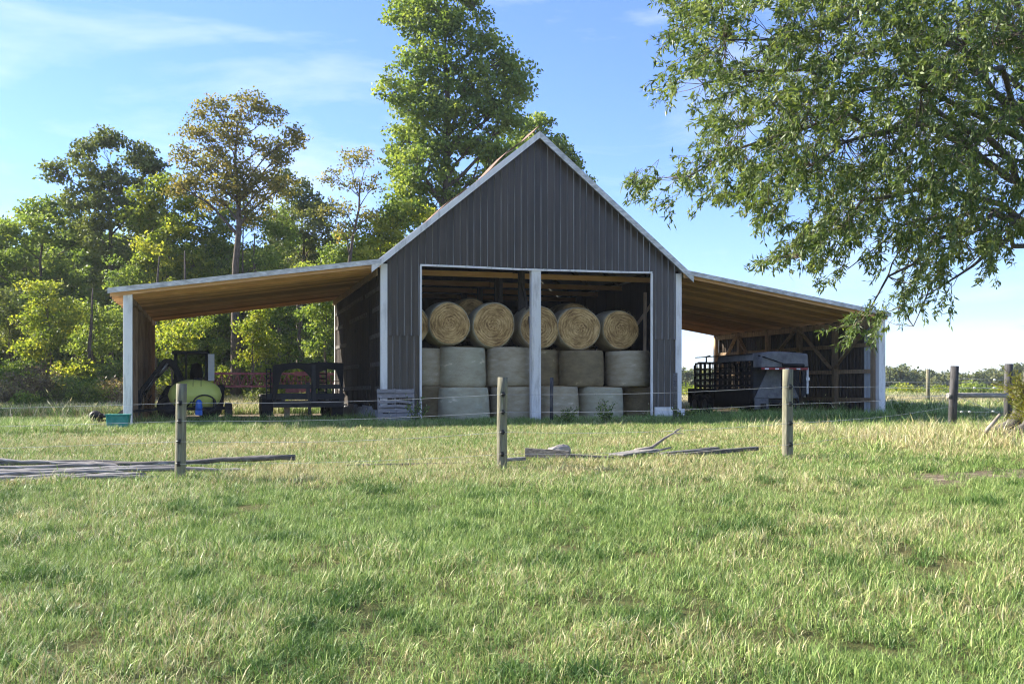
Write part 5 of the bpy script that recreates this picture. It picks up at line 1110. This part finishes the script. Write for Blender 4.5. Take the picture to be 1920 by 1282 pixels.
# broadleaf weeds by the barn front
for (px, dp, hh, lb_) in ((1140, 29.3, 0.62, "leafy green weed in front of the right doorway bales"), (778, 29.9, 0.75, "tangled green weed at the foot of the left door jamb"), (1062, 29.4, 0.5, "small leafy weed beside the thin dark post"), (1285, 30.4, 0.4, "low leafy weed by the right front barn corner"), (1690, 33.0, 0.55, "bushy weed just right of the right shed post")):
    q = ground_pt(px, 0, dp); wd_ = empty("weed_plant", q, 0, lb_, "weed", "leafy weeds around the barn"); r = np.random.default_rng(int(px)); V, TT = [], []; m = MB()
    for k in range(9):
        e = Vector((r.uniform(-0.4, 0.4), r.uniform(-0.25, 0.25), hh * r.uniform(0.6, 1.25))); m.tube([(0, 0, -0.05), e * 0.5 + Vector((0, 0, 0.06)), e], [0.008, 0.006, 0.003], 4, caps=False)
        n = 34; f = r.uniform(0.2, 1, n); b0 = np.outer(f, np.array(e)) + r.normal(0, 0.03, (n, 3)); V.append(leaf_quads(b0, r.normal(size=(n, 3)), r.normal(size=(n, 3)) + [0, 0, 0.6], r.uniform(0.05, 0.1, n), r.uniform(0.025, 0.045, n))); TT.append(np.clip(r.normal(0.4, 0.2, n), 0, 1))
    m.build("stem", "bark", wd_); quads_object("foliage", np.concatenate(V), np.concatenate(TT), "leaf_green", wd_)

# ------------------------------------------------------------------ grass
def tuft_mesh(name, seed, n, radius, h0, h1, lean, w, curl, stalk=False):
    r = np.random.default_rng(seed); vs, fs, tn, pk = [], [], [], []
    for i in range(n):
        a = r.uniform(0, 6.283); q = radius * math.sqrt(r.random()); b0 = np.array([q * math.cos(a), q * math.sin(a), -0.015])
        h = r.uniform(h0, h1); az = r.uniform(0, 6.283); ln = abs(r.normal(0, lean)); dx = np.array([math.cos(az), math.sin(az), 0]); sd = np.array([-math.sin(az + r.normal(0, .6)), math.cos(az + r.normal(0, .6)), 0])
        l1, l2 = ln, ln + curl * r.uniform(0.3, 1.4)
        p1 = b0 + h * 0.5 * (dx * math.sin(l1) + np.array([0, 0, math.cos(l1)])); p2 = p1 + h * 0.5 * (dx * math.sin(l2) + np.array([0, 0, math.cos(l2)]))
        ww = w * r.uniform(0.6, 1.3); o = len(vs)
        vs += [b0 - sd * ww * 0.5, b0 + sd * ww * 0.5, p1 - sd * ww * 0.45, p1 + sd * ww * 0.45, p2]; fs += [(o, o + 1, o + 3, o + 2), (o + 2, o + 3, o + 4)]
        t_ = r.random() * (0.30 if stalk == 'dark' else 1.0); k_ = r.random() * 0.6 + 0.4 if stalk == 'dark' else r.random(); tn += [t_] * 5; pk += [k_] * 5
        if stalk is True and r.random() < 0.5:
            o = len(vs); u_ = (p2 - p1) / np.linalg.norm(p2 - p1); vs += [p2 - u_ * 0.1, p2 - u_ * 0.04 + sd * 0.012, p2 + u_ * 0.03, p2 - u_ * 0.04 - sd * 0.012]; fs.append((o, o + 1, o + 2, o + 3)); tn += [t_] * 4; pk += [0.0] * 4
    me = bpy.data.meshes.new(name); me.from_pydata([tuple(v) for v in vs], [], fs)
    for nm, arr in (("tint", tn), ("pick", pk)):
        at = me.attributes.new(nm, 'FLOAT', 'POINT'); at.data.foreach_set("value", np.asarray(arr, np.float32))
    me.materials.append(MATS["grass_blade"]); return bpy.data.objects.new(name, me)
tufts = bpy.data.collections.new("grass_tufts")
specs = []
for k in range(6): specs.append((130, 0.17, 0.04, 0.15, (1.5 if k < 4 else 0.9), 0.0052, 0.7, False))    # 0-5 short fine turf
for k in range(3): specs.append((70, 0.13, 0.07, 0.19, 1.1, 0.0062, 1.0, False))     # 6-8 taller clump
for k in range(2): specs.append((70, 0.19, 0.06, 0.20, 1.5, 0.0040, 0.5, False))    # 9-10 lying straw
for k in range(3): specs.append((100, 0.20, 0.06, 0.17, 0.95, 0.0085, 0.8, False))     # 11-13 mid distance
for k in range(2): specs.append((60, 0.24, 0.16, 0.42, 0.40, 0.0110, 0.7, False))     # 14-15 rank grass
for k in range(2): specs.append((16, 0.16, 0.45, 0.95, 0.28, 0.0080, 0.9, True))      # 16-17 seeding stalks
for k in range(2): specs.append((80, 0.45, 0.18, 0.5, 0.5, 0.022, 0.7, False))        # 18-19 far clumps
for k in range(3): specs.append((110, 0.13, 0.06, 0.18, 0.95, 0.0062, 0.9, 'dark'))        # 20-22 rank dark clump
for k, sp_ in enumerate(specs): tufts.objects.link(tuft_mesh("tuft_%02d" % k, 200 + k, *sp_))

def scatter():
    r = np.random.default_rng(31); out = []
    for d0, d1, dens in ((2.6, 7, 95), (7, 11, 88), (11, 17, 72), (17, 24, 46), (24, 32, 38), (32, 46, 16), (46, 66, 11), (66, 120, 1.6), (120, 240, 0.35)):
        hw0 = 0.62 * d1 + 4.0; n = int((d1 - d0) * 2 * hw0 * dens); y = r.uniform(d0, d1, n); x = r.uniform(-hw0, hw0, n)
        k = np.abs(x) < 0.62 * y + 4.0; out.append((x[k], y[k]))
    x = np.concatenate([o[0] for o in out]); y = np.concatenate([o[1] for o in out]); n = len(x)
    s, rr_ = to_b(x, y)
    keep = np.ones(n, bool)
    keep &= ~((s > 0.0) & (s < BW) & (rr_ > -0.05) & (rr_ < BL + 0.1))
    bb = bare(x, y); keep &= r.random(n) > bb * 0.84; keep &= ~((bb > 0.5) & (y > 25) & (r.random(n) < 0.9))
    keep &= ~((s > -7.1) & (s < 17.1) & (rr_ > 1.5) & (rr_ < 12) & (r.random(n) < 0.8))
    keep &= ~((s > 9.9) & (s < 17.1) & (rr_ > 0.9) & (rr_ < 12.5) & (r.random(n) < 0.9)); keep &= np.hypot(x + 10.45, y - 27.3) > 0.5
    hole = vnoise(x, y, 2.2, 9) * 0.6 + vnoise(x, y, 5.0, 10) * 0.4; keep &= ~((hole < 0.30) & (y < 16) & (r.random(n) < 0.75))
    x, y, s, rr_ = x[keep], y[keep], s[keep], rr_[keep]; n = len(x)
    big, med, fine = vnoise(x, y, 0.35, 1), vnoise(x, y, 1.1, 2), vnoise(x, y, 3.0, 3)
    dry = np.interp(y, [3, 8, 12.4, 14, 16, 20, 26.5, 28.5, 33, 44, 47, 60, 90], [0.15, 0.11, 0.10, 0.33, 0.44, 0.46, 0.36, 0.10, 0.12, 0.30, 0.70, 0.60, 0.40])
    dry = dry + (big - 0.5) * 0.5 + (med - 0.5) * 0.42 + (fine - 0.5) * 0.25
    dry -= 0.20 * sstep(3.0, 6.5, x) * (y < 14.2) * (y > 8)       # lush strip at right
    dry += 0.25 * ((x > 6) & (y > 15) & (y < 24)); dry += 0.35 * ((x > 4) & (y > 44) & (y < 60))
    dry = np.clip(dry, 0.03, 0.97)
    idx = r.integers(0, 6, n)
    u = r.random(n)
    tus = 0.7 * sstep(0.60, 0.76, med * 0.55 + fine * 0.45)               # tussocks
    idx = np.where((u < 0.10 + 0.5 * tus), r.integers(6, 9, n), idx)
    idx = np.where((u > 0.80), r.integers(9, 11, n), idx)
    drk = vnoise(x, y, 2.6, 41) * 0.55 + vnoise(x, y, 5.5, 42) * 0.45; idx = np.where((drk > 0.67) & (r.random(n) < 0.75), r.integers(20, 23, n), idx)
    mid = y > 15.5; idx = np.where(mid, r.integers(11, 14, n), idx)
    fl = (y > 13.3) & (y < 16.2); idx = np.where(fl & (r.random(n) < 0.40), r.integers(11, 14, n), idx)
    rank = ((rr_ > -3.6) & (rr_ < 1.5) & (s > -16) & (s < 30) & (y < 36)); idx = np.where(rank & (r.random(n) < 0.42), r.integers(14, 16, n), idx)
    idx = np.where(rank & (r.random(n) < 0.003 + 0.07 * ((s > 12.5) & (rr_ > -2.2) & (rr_ < 0.8))), r.integers(16, 18, n), idx)
    idx = np.where((y > 16) & (y < 60) & (r.random(n) < 0.0002), r.integers(16, 18, n), idx)
    right_ = (x > 5.5) & (y > 16) & (y < 26); idx = np.where(right_ & (r.random(n) < 0.10), r.integers(14, 16, n), idx)
    idx = np.where(y > 38, r.integers(18, 20, n), idx)
    scl = r.uniform(0.75, 1.25, n) * (0.65 + 0.7 * (med * 0.5 + fine * 0.5)) * (1 - 0.35 * ((rr_ < 0.2) & (rr_ > -4) & (s > -8) & (s < 10)))
    scl *= np.interp(y, [3, 10, 16, 30, 60, 120, 240], [0.80, 0.82, 0.88, 0.95, 1.0, 1.6, 2.6])
    base_ = np.hypot(x - FB[0].x, y - FB[0].y); 
    for q in FB: scl *= 1 + 0.5 * np.exp(-(np.hypot(x - q.x, y - q.y) / 0.5) ** 2)
    me = bpy.data.meshes.new("grass"); me.vertices.add(n)
    me.vertices.foreach_set("co", np.stack([x, y, gz(x, y)], 1).astype(np.float32).ravel())
    rot = np.stack([r.normal(0, 0.12, n), r.normal(0, 0.12, n), r.uniform(0, 6.283, n)], 1).astype(np.float32)
    a = me.attributes.new("rot", 'FLOAT_VECTOR', 'POINT'); a.data.foreach_set("vector", rot.ravel())
    a = me.attributes.new("scl", 'FLOAT', 'POINT'); a.data.foreach_set("value", scl.astype(np.float32))
    a = me.attributes.new("dry", 'FLOAT', 'POINT'); a.data.foreach_set("value", dry.astype(np.float32))
    a = me.attributes.new("idx", 'INT', 'POINT'); a.data.foreach_set("value", idx.astype(np.int32))
    o = bpy.data.objects.new("grass", me); COL.objects.link(o); tag(o, "pasture grass, green near the camera and straw coloured beyond the fence", "grass", kind="stuff")
    ng = bpy.data.node_groups.new("grass_scatter", 'GeometryNodeTree'); ng.interface.new_socket("Geometry", in_out='INPUT', socket_type='NodeSocketGeometry'); ng.interface.new_socket("Geometry", in_out='OUTPUT', socket_type='NodeSocketGeometry')
    N = ng.nodes; gi = N.new("NodeGroupInput"); go = N.new("NodeGroupOutput"); ci = N.new("GeometryNodeCollectionInfo"); ci.inputs[0].default_value = tufts; ci.inputs[1].default_value = True; ci.inputs[2].default_value = True
    ip = N.new("GeometryNodeInstanceOnPoints"); ip.inputs['Pick Instance'].default_value = True
    def na(nm, ty):
        x_ = N.new("GeometryNodeInputNamedAttribute"); x_.data_type = ty; x_.inputs[0].default_value = nm; return x_.outputs[0]
    lk = ng.links; lk.new(gi.outputs[0], ip.inputs['Points']); lk.new(ci.outputs[0], ip.inputs['Instance']); lk.new(na("idx", 'INT'), ip.inputs['Instance Index']); lk.new(na("rot", 'FLOAT_VECTOR'), ip.inputs['Rotation']); lk.new(na("scl", 'FLOAT'), ip.inputs['Scale']); lk.new(ip.outputs[0], go.inputs[0])
    md = o.modifiers.new("scatter", 'NODES'); md.node_group = ng
    print("grass tufts", n)
scatter()

# ------------------------------------------------------------------ thin autumn haze
hz = MB().box(-500, 500, -140, 500, -1.6, 32).build("haze", [], None)
hm = bpy.data.materials.new("haze_air"); hm.use_nodes = True; hn = hm.node_tree.nodes; hn.clear()
ho = hn.new("ShaderNodeOutputMaterial"); hv = hn.new("ShaderNodeVolumePrincipled"); hv.inputs['Color'].default_value = (0.86, 0.92, 1.0, 1); hv.inputs['Density'].default_value = 0.00022; hv.inputs['Anisotropy'].default_value = 0.3
hm.node_tree.links.new(hv.outputs[0], ho.inputs['Volume']); hz.data.materials.append(hm); tag(hz, "thin pale haze over the field", "haze", kind="stuff")
